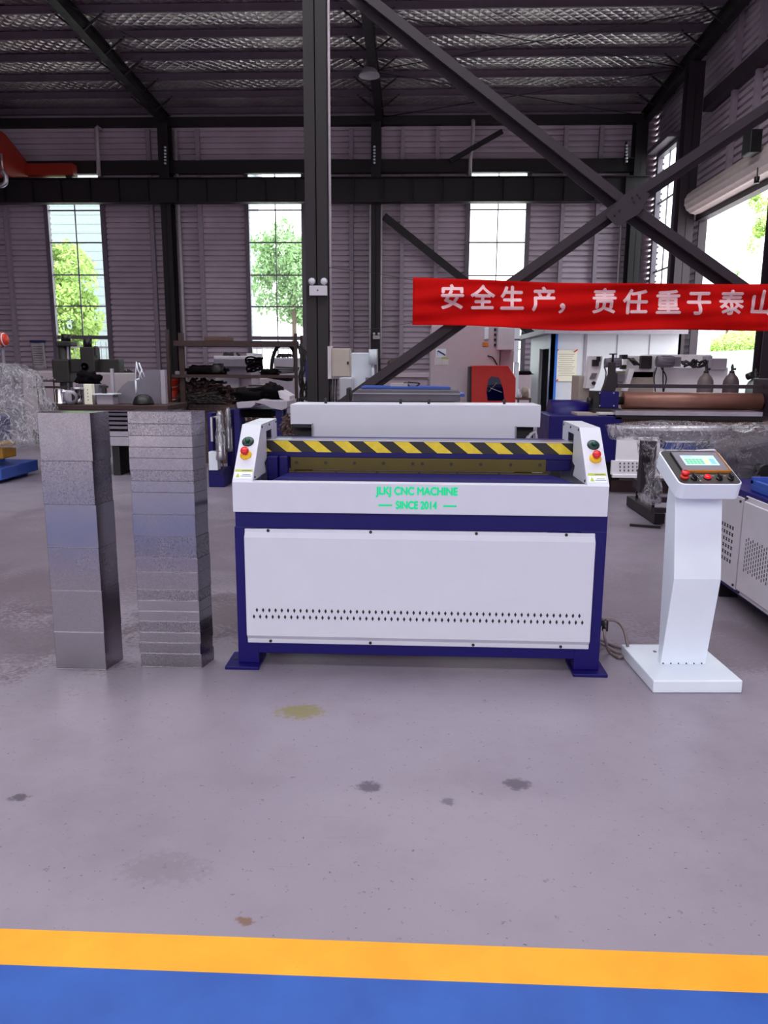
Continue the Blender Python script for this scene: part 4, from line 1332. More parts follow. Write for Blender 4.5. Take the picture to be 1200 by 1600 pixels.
# black domed base with white jointed arms
x, y = on(216, .2)
da = thing('jointed_arm_stand', 'white jointed arm stand rising from a black domed base on the left bench', 'stand', (x, y, bt))
MB().lathe([(0, 0), (.14, 0), (.138, .03), (.11, .10), (.06, .135), (0, .14)], (x, y, bt), 26).build('domed_base', 'black', da)
kx = at(213, 600, y).x
M = MB()
A = lambda px, py: at(px, py, y)
M.tube([A(213, 616), A(212, 594)], .013, 8); M.tube([A(212, 594), A(218, 592)], .012, 8); M.tube([A(217, 592), A(222, 577)], .010, 8)
M.tube([A(213, 565), A(215, 577), A(222, 592)], .009, 8); M.tube([A(217, 567), A(226, 589)], .009, 8); M.tube([A(213, 565), A(212, 583), A(212, 594)], .006, 8)
M.build('jointed_arm', 'cool_white', da)
# curtain of hanging profiles behind
M = MB()
for k in range(9):
    pbox(M, 181 + k * 3.2, 577 + (k % 3) * 1.5, 183.6 + k * 3.2, 640, 18.5 + .06 * (k % 2), .08, 0)
tag(M.build('profile_bundle', 'steel', None), 'dark upright profiles leaning behind the grey sheet metal guard', 'metal profiles')
# buckets
Y2 = 11.6
for k, (y0, y1, mt_, lab) in enumerate(((592, 611, 'orange', 'smooth bright orange bucket stacked above another behind the rack post'), (611, 632, 'crane', 'ribbed orange bucket supporting the smooth bucket behind the rack post'))):
    a, b = at(258, y0, Y2), at(281, y1, Y2)
    c = Vector(((a.x + b.x) / 2, Y2, b.z)); h_ = a.z - b.z; r_ = (b.x - a.x) / 2
    bk = thing('plastic_bucket', lab, 'bucket', tuple(c), 'orange buckets by the rack')
    prof = [(0, 0), (r_ * .86, 0), (r_ * .98, h_), (r_ * 1.05, h_), (r_ * 1.05, h_ - .02), (r_ * .98, h_ - .025)] if k == 0 else [(0, 0), (r_ * .86, 0)] + [(r_ * (.88 + .05 * (j % 2)), h_ * (j + .5) / 9) for j in range(9)] + [(r_ * .95, h_), (0, h_)]
    MB().lathe(prof, c, 24).build('bucket_body', mt_, bk)
    M = MB(); M.tube([c + Vector((math.cos(t * .35 - .1) * r_ * 1.03, -math.sin(t * .35 - .1) * r_ * 1.03, h_ * .6 - .05 * math.sin(t * .35))) for t in range(10)], .006, 6)
    M.build('handle', 'lightgrey', bk)
zb = at(270, 632, Y2).z
tag(MB().box(at(250, 632, Y2).x, at(292, 632, Y2).x, Y2 - .2, Y2 + .25, 0, zb).build('timber_crate', 'brown_wood', None, .01), 'brown timber crate holding the orange buckets', 'crate')

# storage rack
Y = 11.4
RK = thing('storage_rack', 'rusty brown open steel rack with two long shelves and hanging hoses', 'rack', (-3.0, Y, 0))
M = MB(); pbox(M, 271, 532.5, 466, 541, Y, .05); pbox(M, 271, 533, 466, 538, Y + .8, .05); pbox(M, 271, 539.5, 466, 540.5, Y + .05, .75)
M.build('upper_shelf', 'rust', RK)
M = MB(); pbox(M, 262, 585.5, 466, 590.5, Y, .05); pbox(M, 262, 585.5, 466, 590, Y + .8, .05); pbox(M, 262, 588, 466, 589.5, Y + .05, .75)
M.build('lower_shelf', 'rust', RK)
for x0, x1, yt, dy in ((261, 265, 515, 0), (280.5, 288, 520, .1), (460, 464.5, 521, 0), (469.5, 473.5, 524, .8)):
    M = MB(); pbox(M, x0, yt, x1, 640, Y - .06 + dy, .06, 0); M.build('post', 'rust', RK)
lz = at(300, 586, Y).z
tag(MB().box(at(316, 532, Y).x, at(354, 532, Y).x, Y + .1, Y + .45, at(316, 532.4, Y).z, at(316, 525, Y).z).build('timber_beam', 'brown_wood', None, .01), 'short dark timber lying on top of the rusty rack', 'timber')
tag(lump(MB(), (at(314, 580, Y).x, Y + .3, lz + .065), .32, .2, .075, 11, .5, 3).build('strap_bundle', 'fabric'), 'long dark strap bundle on the left of the rack lower shelf', 'bundle')
tag(lump(MB(), (at(335, 582, Y).x, Y + .2, lz + .08), .09, .1, .085, 15, .4, 3).build('tape_roll', 'dark'), 'small black roll between the strap bundle and grey control box on the rack', 'roll')
tag(MB().box(at(272, 586, Y).x, at(288, 586, Y).x, Y + .05, Y + .3, lz, at(280, 580, Y).z).build('grey_tray', 'grey', None, .005), 'flat grey tray on the left end of the rack lower shelf', 'tray')
def coil(name, label, c, r, n, mt, seed, tilt=.6):
    g = random.Random(seed); M = MB()
    for k in range(n):
        rr = r * g.uniform(.75, 1); e = Vector((g.uniform(-.1, .1), g.uniform(-.1, .1), 0)) * r * 2
        pts = [Vector(c) + e + Vector((rr * math.cos(t * .42), rr * .7 * math.sin(t * .42), rr * tilt * math.cos(t * .42 + k) + .012 * k)) for t in range(16)]
        M.tube(pts, .014, 6)
    return tag(M.build(name, mt), label, 'cable coil')
coil('cable_coil', 'tangled black cable coil on the middle of the rack lower shelf', (at(393, 578, Y).x, Y + .2, lz + .11), .13, 9, 'fabric', 3)
tag(lump(MB(), (at(417, 583, Y).x, Y + .25, lz + .045), .15, .2, .05, 21, .4, 4).build('tarpaulin', 'fabric'), 'flat folded black tarpaulin on the rack beside the cable coil', 'tarpaulin')
M = MB()
for k in range(4): M.bar((at(424, 586, Y).x, Y + .2 + .06 * k, lz + .03 + .03 * k), (at(462, 582, Y).x, Y + .15 + .08 * k, lz + .05 + .02 * k), .07, .02)
tag(M.build('flat_bars', 'dark'), 'dark flat bars at the right end of the rack lower shelf', 'steel bars')
M = MB(); M.prism([(at(416, 590, Y).x, at(416, 590, Y).z - .005), (at(452, 590, Y).x, at(452, 590, Y).z - .005), (at(450, 596, Y).x, at(450, 596, Y).z)], 'y', Y - .02, Y + .4)
M.build('hanging_flap', 'fabric', RK)
M = MB()
M.tube(curve_pts([at(424, 578, Y + .5), at(426, 560, Y + .5), at(433, 543, Y + .5), at(443, 538, Y + .5), at(454, 541, Y + .5), at(461, 556, Y + .5), at(461, 580, Y + .5)]), .028, 8)
tag(M.build('hose_hoop', 'dark'), 'thick dark hose hoop arched over the rack lower shelf', 'hose')
M = MB(); g = random.Random(8)
for k in range(9):
    x0 = 468 + g.uniform(-3, 4)
    M.tube(curve_pts([at(468 + g.uniform(-3, 3), 536 + g.uniform(0, 8), Y), at(x0 + g.uniform(0, 14), 560, Y - .05), at(x0 + g.uniform(0, 14), 590 + g.uniform(-5, 5), Y - .05), at(x0 + g.uniform(0, 14), 618, Y), at(x0 + g.uniform(-2, 8), 626 + g.uniform(-4, 4), Y)]), .012, 6)
tag(M.build('hanging_hoses', 'dark'), 'bunch of dark hoses hanging from the rack right post', 'hoses')
a = at(481, 580, Y - .1)
tag(lump(MB(), a, .035, .03, .16, 31, .3, 4).build('hanging_rag', 'bluecloth'), 'blue rag hanging among the dark hoses by the black column', 'rag')

# machines behind the rack
Y = 15
cm = thing('machine_tool', 'grey and white machine tool with dark top unit behind the rack', 'machine', (at(365, 600, Y).x, Y, 0))
M = MB(); pbox(M, 337, 590, 372, 632, Y, 1.0, 0); M.build('white_cabinet', 'lightgrey', cm, .02)
M = MB(); pbox(M, 372, 590, 394, 640, Y + .2, .8, 0); M.build('side_cabinet', 'pinkwhite', cm, .02)
M = MB(); pbox(M, 341, 572, 392, 590, Y, .9); M.build('control_box', 'lightgrey', cm, .01)
M = MB(); pbox(M, 334, 561, 386, 573, Y - .35, 1.2); M.build('top_unit', 'grey', cm, .01)
M = MB(); pbox(M, 334, 556, 396, 561, Y - .1, 1.0); pbox(M, 385, 552, 397, 575, Y, .8); M.build('top_cover', 'offwhite', cm, .01)
M = MB()
for px in (348, 353, 357.5): 
    a = at(px, 579, Y); M.cyl(a, a - Vector((0, .02, 0)), .02, n=10)
M.build('button', 'black', cm)
M = MB(); g = random.Random(4)
for k in range(6):
    M.tube(curve_pts([at(345 + g.uniform(0, 30), 556, Y + .2), at(350 + g.uniform(0, 25), 551.5, Y + .2), at(355 + g.uniform(0, 25), 555.5, Y + .2)], 5), .02, 6)
M.build('wiring', 'dark', cm)
M = MB(); pbox(M, 428, 559, 464, 640, 16, .9, 0)
g2 = thing('machine_cabinet', 'grey box cabinet behind the hose hoop on the rack', 'machine cabinet', (at(446, 600, 16).x, 16, 0))
M.build('cabinet_body', 'lightgrey', g2, .03)
M = MB()
for k in range(5): M.tube(curve_pts([at(432 + k * 4, 558.5, 16.2), at(437 + k * 4, 554, 16.2), at(444 + k * 3.6, 557.5, 16.2)], 5), .025, 6)
M.build('wiring', 'dark', g2)
M = MB(); pbox(M, 385, 590, 468, 640, 17, 1.0, 0)
tag(M.build('machine_cabinet', 'pinkwhite', None, .03), 'wide pale cabinet behind the black cloth table', 'machine cabinet')
M = MB(); pbox(M, 388, 601, 415, 604, 12.5, .25); pbox(M, 393, 606, 412, 611, 12.5, .25)
tag(M.build('steel_offcuts', 'greysteel'), 'grey steel offcuts lying behind the black cloth', 'offcuts')
# rubbish heap between rack and table (uncountable scrap)
M = MB(); g = random.Random(12)
for k in range(420):
    px, py = g.uniform(293, 366), g.uniform(596, 632)
    if py < 606 and px > 335: continue
    c = at(px, py, g.uniform(11.6, 12.6))
    if g.random() < .5: M.bar(c, c + Vector((g.uniform(-.3, .3), g.uniform(-.2, .2), g.uniform(-.06, .06))), g.uniform(.01, .05), g.uniform(.01, .04))
    else: M.cyl(c, c + Vector((g.uniform(-.06, .06), g.uniform(-.06, .06), g.uniform(-.05, .05))), g.uniform(.02, .05), n=8)
M.box(at(293, 632, 11.6).x, at(366, 632, 11.6).x, 11.6, 12.7, 0, at(300, 632, 11.6).z)
hp_ = M.build('scrap_heap', 'clutter'); hp_['kind'] = 'stuff'; hp_['label'] = 'heap of brown scrap and offcuts under the rack'; hp_['category'] = 'scrap'
M = MB()
for k in range(120):
    c = at(g.uniform(285, 340), g.uniform(617, 630), 11.5); M.tube([c, c + Vector((g.uniform(-.12, .12), 0, g.uniform(-.02, .05))), c + Vector((g.uniform(-.2, .2), -.05, g.uniform(-.03, .03)))], .006, 5)
hp_ = M.build('wire_tangle', 'machinery'); hp_['kind'] = 'stuff'; hp_['label'] = 'tangle of thin dark green wire in front of the scrap heap'; hp_['category'] = 'wire'

# table of black cloth on blue legs
Y = 9.2
TB = thing('steel_table', 'navy-legged stand topped with pale planks left behind the shear', 'table', (at(405, 640, Y).x, Y, 0))
zt = at(405, 640, Y).z
for x0, x1, dy in ((366, 375, 0), (431, 441, 0), (376, 381, .9), (442, 447, .9)):
    M = MB(); pbox(M, x0, 640, x1, 700, Y + dy, .09, 0); M.build('leg', 'navy', TB, .004)
M = MB(); pbox(M, 370, 639, 438, 642, Y + .35, .6); M.build('top_frame', 'navy', TB)
M = MB(); pbox(M, 376, 640, 424, 652, Y + .3, .5); M.build('tray', 'fabric', TB)
def plank(pts, y0, y1, label):
    n_ = len(pts)
    P2 = [at(x, y, y0) for x, y in pts]
    return tag(MB().prism([(p.x, p.z) for p in P2], 'y', y0, y1).build('plank', 'lightgrey', None, .004), label, 'plank', 'pale planks on the navy stand')
plank(((369, 629), (398, 627), (399, 632), (392, 637), (371, 638)), Y - .05, Y + .5, 'shorter pale plank at the left end of the navy stand')
plank(((398, 629), (406, 624.5), (418, 626), (449, 627), (449, 637), (440, 641), (424, 637.5), (412, 632)), Y - .1, Y + .6, 'longer bent pale plank at the right end of the navy stand')
M = MB(); lump(M, at(396, 616, Y + .4), .25, .3, .075, 41, .5, 4); lump(M, at(425, 613, Y + .4), .14, .25, .11, 42, .4, 3)
tag(M.build('black_cloth', 'fabric'), 'heap of black cloth lying across the pale planks', 'cloth')
P2 = [at(x, y, Y + .2) for x, y in ((434, 611), (438, 610), (453, 619), (452, 628), (437, 622))]
tag(MB().prism([(p.x, p.z) for p in P2], 'y', Y + .2, Y + .6).build('steel_channel', 'offwhite', None, .004), 'short grey steel channel resting right of the black cloth', 'channel')
M = MB(); g = random.Random(22)
for k in range(160):
    c = at(g.uniform(442, 460), g.uniform(650, 688), g.uniform(8.4, 9.0)); M.bar(c, c + Vector((g.uniform(-.06, .06), g.uniform(-.06, .06), g.uniform(-.06, .06))), .02, .015)
for k in range(160):
    c = at(g.uniform(384, 428), g.uniform(645, 672), g.uniform(10.3, 11)); M.bar(c, c + Vector((g.uniform(-.1, .1), g.uniform(-.06, .06), g.uniform(-.05, .05))), .03, .02)
M.box(at(384, 672, 10.3).x, at(428, 672, 10.3).x, 10.3, 11, 0, at(384, 672, 10.3).z); M.box(at(443, 688, 8.4).x, at(460, 688, 8.4).x, 8.4, 9.0, 0, at(443, 688, 8.4).z)
hp_ = M.build('scrap_pile', 'clutter'); hp_['kind'] = 'stuff'; hp_['label'] = 'pile of small metal scraps around the navy stand'; hp_['category'] = 'scrap'

# film wrapped cylinders on a dark blue unit
Y = 9.3
HU = thing('pneumatic_unit', 'dark blue machine post carrying two film-wrapped cylinders and small white box', 'machine', (at(345, 700, Y).x, Y, 0))
M = MB(); pbox(M, 325, 645, 333, 735, Y + .12, .2, 0); pbox(M, 326, 735, 351, 768, Y, .4, 0); pbox(M, 354, 640, 363, 735, Y + .5, .3, 0)
M.build('machine_post', 'navy', HU, .01)
for x0, x1, yt, yb, dy in ((338, 353, 643, 718, 0), (352, 364, 638, 705, .18)):
    a = at((x0 + x1) / 2, yb, Y + dy); b = at((x0 + x1) / 2, yt, Y + dy); r_ = (x1 - x0) / 2 / FPX * Y; h_ = b.z - a.z
    cy = MB().lathe([(0, 0), (r_, 0), (r_, h_ * .10), (r_ * .92, h_ * .12), (r_ * .92, h_ * .48), (r_ * .5, h_ * .56), (r_ * .62, h_ * .60), (r_ * .62, h_ * .95), (r_ * .3, h_)], a, 20).build('cylinder', 'alu', HU)
    MB().lathe([(0, -.01), (r_ * 1.1, 0), (r_ * 1.06, h_ * .3), (r_ * 1.1, h_ * .5), (r_ * .8, h_ * .62), (r_ * .82, h_ * .9), (r_ * .4, h_ * 1.02)], a, 20).build('plastic_film', 'film', cy)
M = MB(); pbox(M, 326, 706, 340, 735, Y - .02, .14); M.build('junction_box', 'cool_white', HU, .004)
M = MB(); pbox(M, 329, 652, 332, 690, Y - .02, .05); M.tube([at(331, 652, Y), at(345, 651, Y)], .012); M.build('bracket', 'alu', HU)
M = MB(); M.tube(curve_pts([at(342, 735, Y), at(347, 742, Y), at(349, 730, Y), at(346, 718, Y)]), .006, 6); M.build('cord', 'dark', HU)

# electrical cabinet by the column and machines beyond
Y = 10.75
EC = thing('electrical_cabinet', 'beige electrical cabinet mounted right of the near black column', 'electrical cabinet', tuple(at(530, 590, Y)))
M = MB(); pbox(M, 518.5, 544, 547, 589, Y, .22); M.build('cabinet_body', 'beige', EC, .004)
M = MB(); pbox(M, 512, 541, 518, 592, Y + .05, .18); M.build('mounting_rail', 'pipe', EC)
M = MB(); pbox(M, 521, 546, 546, 588, Y - .012, .012); dr = M.build('door', 'beige', EC, .002)
M = MB(); pbox(M, 542, 565, 545, 569, Y - .03, .02); M.build('lock', 'dark', dr)
M = MB()
for k in range(4): M.tube([at(514 + k * 4, 592, Y + .1), at(512 + k * 4.4, 622, Y + .1), at(514 + k * 4, 660, Y + .1)], .012, 6)
M.build('cable_drop', 'dark', EC)
Y = 13
WC = thing('machining_centre', 'white machine cabinet with vertical white cylinder beside the beige cabinet', 'machine', (at(558, 600, Y).x, Y, 0))
M = MB(); pbox(M, 548, 551, 583, 640, Y, 1.2, 0); M.build('body', 'cool_white', WC, .02)
M = MB(); pbox(M, 530, 590, 550, 640, Y - .5, .9, 0); M.build('front_case', 'white', WC, .02)
M = MB(); a = at(582.5, 570, Y - .1); b = at(582.5, 546, Y - .1); M.cyl(a, b, .065, n=18); M.cyl(at(583, 598, Y - .1), a, .025, n=12)
M.build('cylinder', 'cool_white', WC)
M = MB(); pbox(M, 583, 545, 589, 612, Y + .1, .3); M.build('column_slide', 'grey', WC)
M = MB(); pbox(M, 571, 590, 582, 606, Y - .05, .06); M.build('inset_panel', 'grey', WC)
M = MB(); pbox(M, 595, 583, 800, 590, 18, .5, None); pbox(M, 596, 590, 668, 640, 18.1, .6, 0)
tag(M.build('machine_cabinet', 'pinkwhite', None, .01), 'low pale machine casing under the lower end of the X brace', 'machine cabinet')
tag(lump(MB(), at(614, 573, 18.2), .13, .13, .17, 51, .4, 3).build('red_pump', 'clutter'), 'dark red motor pump standing behind the lower end of the X brace', 'pump')

# folding machine directly behind the shear
Y = 7.6
FM = thing('folding_machine', 'grey folding beam with blue top plate behind the rear cover of the shear', 'machine', (at(638, 640, Y).x, Y, 0))
P2 = [at(x, y, Y) for x, y in ((549, 628), (552, 614), (560, 608), (716, 609), (719, 614), (719, 628))]
MB().prism([(p.x, p.z) for p in P2], 'y', Y, Y + .5).build('grey_beam', 'midgrey', FM, .01)
M = MB(); pbox(M, 551, 614.5, 719, 616, Y - .01, .02); M.build('beam_seam', 'lightgrey', FM)
M = MB(); pbox(M, 564, 604.5, 704, 607.5, Y + .02, .5); pbox(M, 719, 615, 726, 620, Y + .2, .4); M.build('blue_plate', 'blue', FM)
M = MB(); pbox(M, 558, 628, 710, 640, Y + .1, .4, 0); M.build('body', 'navy', FM)
M = MB(); pbox(M, 541, 606, 547, 626, Y - .3, .2, 0); M.build('black_post', 'black', FM, .01)
M = MB(); pbox(M, 610, 599, 637, 604.5, Y + .25, .15); M.build('small_box', 'beige', FM)
M = MB(); M.tube(curve_pts([at(628, 602, Y + .3), at(634, 598, Y + .3), at(640, 604, Y + .3)]), .008); M.tube(curve_pts([at(637, 597, Y + .3), at(655, 599, Y + .3), at(650, 604, Y + .3)]), .008)
M.build('cord', 'dark', FM)

# big pale machine enclosure with red booth
Y = 14.6
BE = thing('machine_enclosure', 'tall pale rose machine enclosure standing behind the red booth', 'machine', (at(735, 600, Y).x, Y, 0))
M = MB(); pbox(M, 673, 508, 780, 640, Y, 1.6, 0); M.build('main_housing', 'pinkwhite', BE, .02)
M = MB(); pbox(M, 778, 511, 804, 547, Y - .25, .8); M.build('side_case', 'offwhite', BE, .02)
M = MB(); pbox(M, 780, 547, 802, 640, Y + .1, .8, 0); M.build('lower_case', 'pinkwhite', BE, .02)
M = MB(); pbox(M, 757, 512, 764, 530, Y - .05, .05); M.build('light_tube', 'cool_white', BE, .01)
M = MB(); pbox(M, 754, 535, 763, 541, Y - .02, .02); M.build('brass_plate', 'amber', BE)
for k in range(4):
    M = MB(); pbox(M, 772, 513 + k * 8, 775.5, 517 + k * 8, Y - .03, .03); M.build('switch', 'black', BE)
M = MB(); pbox(M, 681, 545, 697, 558, Y - .006, .006); M.build('notice', 'cool_white', BE)
M = MB(); P2 = [at(683, 548, Y), at(684, 556, Y), at(684, 548, Y), at(696, 555, Y)]
M.bar(P2[0] - Vector((0, .01, 0)), P2[1] - Vector((0, .01, 0)), .02, .004); M.bar(P2[2] - Vector((0, .01, 0)), P2[3] - Vector((0, .01, 0)), .02, .02); M.build('drawing', 'bluecloth', BE)
M = MB(); pbox(M, 679, 558, 690, 570, Y - .006, .006); pbox(M, 690.5, 559.5, 701, 570, Y - .006, .006); M.build('paper_notice', 'paper', BE)
M = MB(); pbox(M, 690.5, 559, 701, 561, Y - .008, .008); M.build('yellow_strip', 'warn', BE)
M = MB(); M.tube(curve_pts([at(762, 556, Y), at(770, 559, Y - .05), at(777, 570, Y)]), .012); M.build('cord', 'black', BE)
Y = 13.9
RB = thing('red_booth', 'red machine booth with rounded dark window left of the white cabin', 'booth', (at(772, 600, Y).x, Y, 0))
P2 = [at(x, y, Y) for x, y in ((737, 650), (737, 572), (741, 571), (794, 571), (806, 591), (806, 650))]
O2 = [at(x, y, Y) for x, y in ((762, 626), (760, 612), (763, 593), (768, 588), (780, 590), (786, 608), (788, 626))]
M = MB(); M.prism([(p.x, 0 if i in (0, 5) else p.z) for i, p in enumerate(P2)], 'y', Y, Y + .6)
M.build('shell', 'red', RB, .01)
MB().prism([(p.x, p.z) for p in O2], 'y', Y - .012, Y - .004).build('window_pane', 'booth_glass', RB)
MB().prism([(p.x * 1.0, p.z) for p in O2], 'y', Y - .003, Y + .004).build('window_recess', 'bluecloth', RB)
M = MB(); a, b = at(766, 606, Y - .015), at(784, 613, Y - .015); M.bar(a, b, .008, .012); a, b = at(764, 612, Y - .015), at(776, 598, Y - .015); M.bar(a, b, .006, .006)
M.build('glass_wiper', 'greysteel', RB)
M = MB(); pbox(M, 733, 573, 737, 650, Y + .02, .55, 0); M.build('side_edge', 'dark', RB)
# shelf with small things
Y = 16
SF = thing('small_shelf', 'low wooden shelf between the red booth and the white cabin', 'shelf', (at(818, 625, Y).x, Y, 0))
M = MB(); pbox(M, 808, 622, 830, 625, Y, .4); M.build('shelf_top', 'brown_wood', SF)
M = MB(); pbox(M, 808.5, 625, 811, 640, Y, .06, 0); pbox(M, 827, 625, 829.5, 640, Y, .06, 0); M.build('leg', 'brown_wood', SF)
zs_ = at(818, 622, Y).z
tag(lump(MB(), (at(823, 618, Y).x, Y + .2, zs_ + .11), .08, .08, .11, 61, .4, 3).build('cloth_bag', 'beige'), 'beige cloth bag on the low wooden shelf', 'bag')
tag(MB().lathe([(0, 0), (.04, 0), (.04, .1), (.015, .14), (.015, .18), (0, .18)], (at(811.5, 618, Y).x, Y + .15, zs_), 14).build('plastic_bottle', 'cool_white'), 'small white bottle on the low wooden shelf', 'bottle')
tag(lump(MB(), (at(820, 583, 19).x, 19.2, at(820, 583, 19).z), .2, .15, .05, 63, .4, 3).build('cable_heap', 'fabric'), 'dark cable heap on the pale box by the cabin wall', 'cables')
M = MB(); pbox(M, 806, 586, 829, 640, 19, .5, 0)
tag(M.build('storage_box', 'pinkwhite', None, .01), 'pale tall box under the dark cable heap beside the cabin', 'box')
M = MB(); pbox(M, 804, 511, 812.5, 529, 17.5, .2); pbox(M, 803, 532, 810, 566, 17.5, .2); pbox(M, 803.5, 566, 810, 640, 17.55, .2, 0)
tag(M.build('white_panel', 'cool_white'), 'narrow white upright panel right of the pale enclosure', 'panel')

# white cabin
Y = 19.5
CB = thing('site_cabin', 'white sandwich-panel cabin with blue corner post and side doorway', 'cabin', (at(868, 600, Y).x, Y, 0))
xa, xb = at(866, 560, Y).x, at(1062, 560, Y).x
zt = at(950, 521, Y).z
M = MB()
M.box(xa, xb, Y, Y + .06, 0, zt); M.box(xb - .06, xb, Y, 23.6, 0, zt); M.box(xa, xb, 23.54, 23.6, 0, zt)
M.box(xa, xa + .06, Y, 20.1, 0, zt); M.box(xa, xa + .06, 21.7, 23.6, 0, zt); M.box(xa, xa + .06, 20.1, 21.7, zt - .35, zt)
M.build('wall_panels', 'shed', CB)
M = MB()
for px in (913, 962, 1012): pbox(M, px - .7, 523, px + .7, 640, Y - .012, .012, 0)
pbox(M, 911, 523, 915, 640, Y - .02, .02, 0)
M.build('panel_joint', 'lightgrey', CB)
M = MB(); M.box(xa - .10, xa + .06, Y - .06, Y, 0, zt - .02); M.box(xa - .10, xa - .0, Y - .06, Y + .12, 0, zt - .02); M.build('corner_post', 'brightblue', CB)
M = MB(); M.box(xa - .3, xb + .05, Y - .3, 23.7, zt, zt + .05); M.box(xa - .32, xb + .05, Y - .32, Y - .28, zt - .02, zt + .12); M.box(xa - .32, xa - .28, Y - .3, 23.7, zt - .02, zt + .1)
M.build('roof', 'lightgrey', CB)
M = MB(); M.box(xa - .03, xa + .0, 20.05, 20.15, 0, zt - .33); M.box(xa - .03, xa, 21.65, 21.75, 0, zt - .33); M.build('door_frame', 'offwhite', CB)
MB().box(xa + .2, xa + 1.2, 21.6, 21.64, 0, zt - .36).build('door', 'steel', CB)
PO = thing('paper_poster', 'cream paper poster taped on the white cabin front', 'poster', tuple(at(885, 597, Y - .03)))
M = MB(); pbox(M, 869, 547, 901, 596, Y - .03, .006); pp = M.build('sheet', 'poster', PO)
M = MB()
for k in range(11): pbox(M, 872 + (k % 2) * 2, 553 + k * 3.3, 898 - (k % 3) * 2, 553.7 + k * 3.3, Y - .032, .002)
M.build('print_lines', 'beige', PO)
for px, py in ((870, 548), (900, 548), (869.5, 595), (900, 595)):
    M = MB(); c = at(px, py, Y - .04); M.bar(c + Vector((-.04, 0, -.03)), c + Vector((.04, 0, .03)), .004, .03); M.build('tape', 'orange', PO)

# row of white machines with motors in front of the cabin
def motor(M, p, q, r):
    M.cyl(p, q, r, n=20)
    p, q = Vector(p), Vector(q)
    for k in range(12):
        a = 2 * math.pi * k / 12; o = Vector((0, math.cos(a), math.sin(a))) * r
        M.bar(p.lerp(q, .25) + o, p.lerp(q, .9) + o, .012, .012)
    return M
Y = 13
RF = thing('roll_forming_machine', 'white machine line with two dark motors in front of the cabin', 'machine', (at(1020, 600, Y).x, Y, 0))
P2 = [at(x, y, Y) for x, y in ((923, 556), (942, 556), (938, 580), (928, 607), (915.5, 607))]
MB().prism([(p.x, p.z) for p in P2], 'y', Y, Y + .25).build('control_panel', 'bright_white', RF, .006)
P2 = [at(x, y, Y - .01) for x, y in ((925, 583), (933, 583), (930, 592), (921, 592))]
MB().prism([(p.x, p.z) for p in P2], 'y', Y - .02, Y).build('display', 'grey', RF)
M = MB(); pbox(M, 926, 562, 936, 572, Y - .06, .06); pbox(M, 933, 557, 938.5, 565, Y - .1, .06); a = at(927, 598.5, Y - .02); M.cyl(a, a - Vector((0, .05, 0)), .03, n=10)
M.build('gear_cluster', 'dark', RF)
M = MB(); pbox(M, 903.5, 587, 921, 640, Y + .3, .6, 0); pbox(M, 962, 580, 1022, 640, Y + .1, .6, 0); M.build('base_cabinet', 'beige', RF, .01)
a = at(903, 628, Y + .28); MB().cyl(a, a - Vector((.0, .05, 0)), .03, n=12).build('black_knob', 'black', RF)
M = MB(); pbox(M, 980, 556, 1022, 590, Y + .1, .3); P2 = [at(x, y, Y) for x, y in ((981, 576), (990, 576), (978, 611), (972, 611))]
M.prism([(p.x, p.z) for p in P2], 'y', Y - .1, Y + .1)
M.build('upright', 'bright_white', RF, .006)
M = MB(); pbox(M, 962, 585, 976, 596, Y - .02, .05); M.build('panel_screen', 'grey', RF)
M = MB(); pbox(M, 1002, 556, 1019, 576, Y - .02, .12); pbox(M, 972, 554, 981, 561, Y - .05, .2); pbox(M, 970, 570, 979, 577, Y - .03, .1)
M.build('bearing_block', 'dark', RF, .01)
M = MB(); motor(M, at(945, 567, Y - .1), at(970, 567, Y - .1), .075); M.build('motor', 'grey', RF)
M = MB(); pbox(M, 1021, 554, 1108, 640, Y + .2, .9, 0); pbox(M, 1022, 574, 1135, 640, Y + .05, .9, 0)
M.build('machine_bed', 'bright_white', RF, .01)
M = MB(); motor(M, at(1026, 565, Y - .15), at(1052, 565, Y - .15), .09); pbox(M, 1052, 558, 1064, 573, Y - .22, .15); M.build('motor', 'grey', RF)
M = MB(); g = random.Random(31)
for k in range(14):
    x0 = g.uniform(1062, 1095); M.tube(curve_pts([at(x0, 562 + g.uniform(0, 12), Y - .05), at(x0 + g.uniform(4, 10), 560 + g.uniform(0, 14), Y - .1), at(x0 + g.uniform(8, 18), 560 + g.uniform(2, 14), Y - .05)], 5), .016, 6)
for k in range(6):
    x0 = g.uniform(980, 994); M.tube(curve_pts([at(x0, 560, Y), at(x0 + 6, 562 + g.uniform(0, 6), Y - .08), at(x0 + 10, 570, Y)], 5), .014, 6)
for x0, x1 in ((1026, 1022), (1033, 1041), (1036, 1036)):
    M.tube(curve_pts([at(x0, 574, Y - .1), at(x1, 590, Y - .1), at((x0 + x1) / 2, 612, Y - .08)], 6), .010, 6)
M.tube(curve_pts([at(944, 573, Y - .1), at(947, 583, Y - .1), at(944, 600, Y - .1)], 6), .010, 6)
M.build('wiring', 'dark', RF)
M = MB(); pbox(M, 1108, 560, 1136, 578, Y - .05, .5); pbox(M, 1107, 556, 1113, 575, Y - .08, .5); M.build('end_case', 'lightgrey', RF, .01)

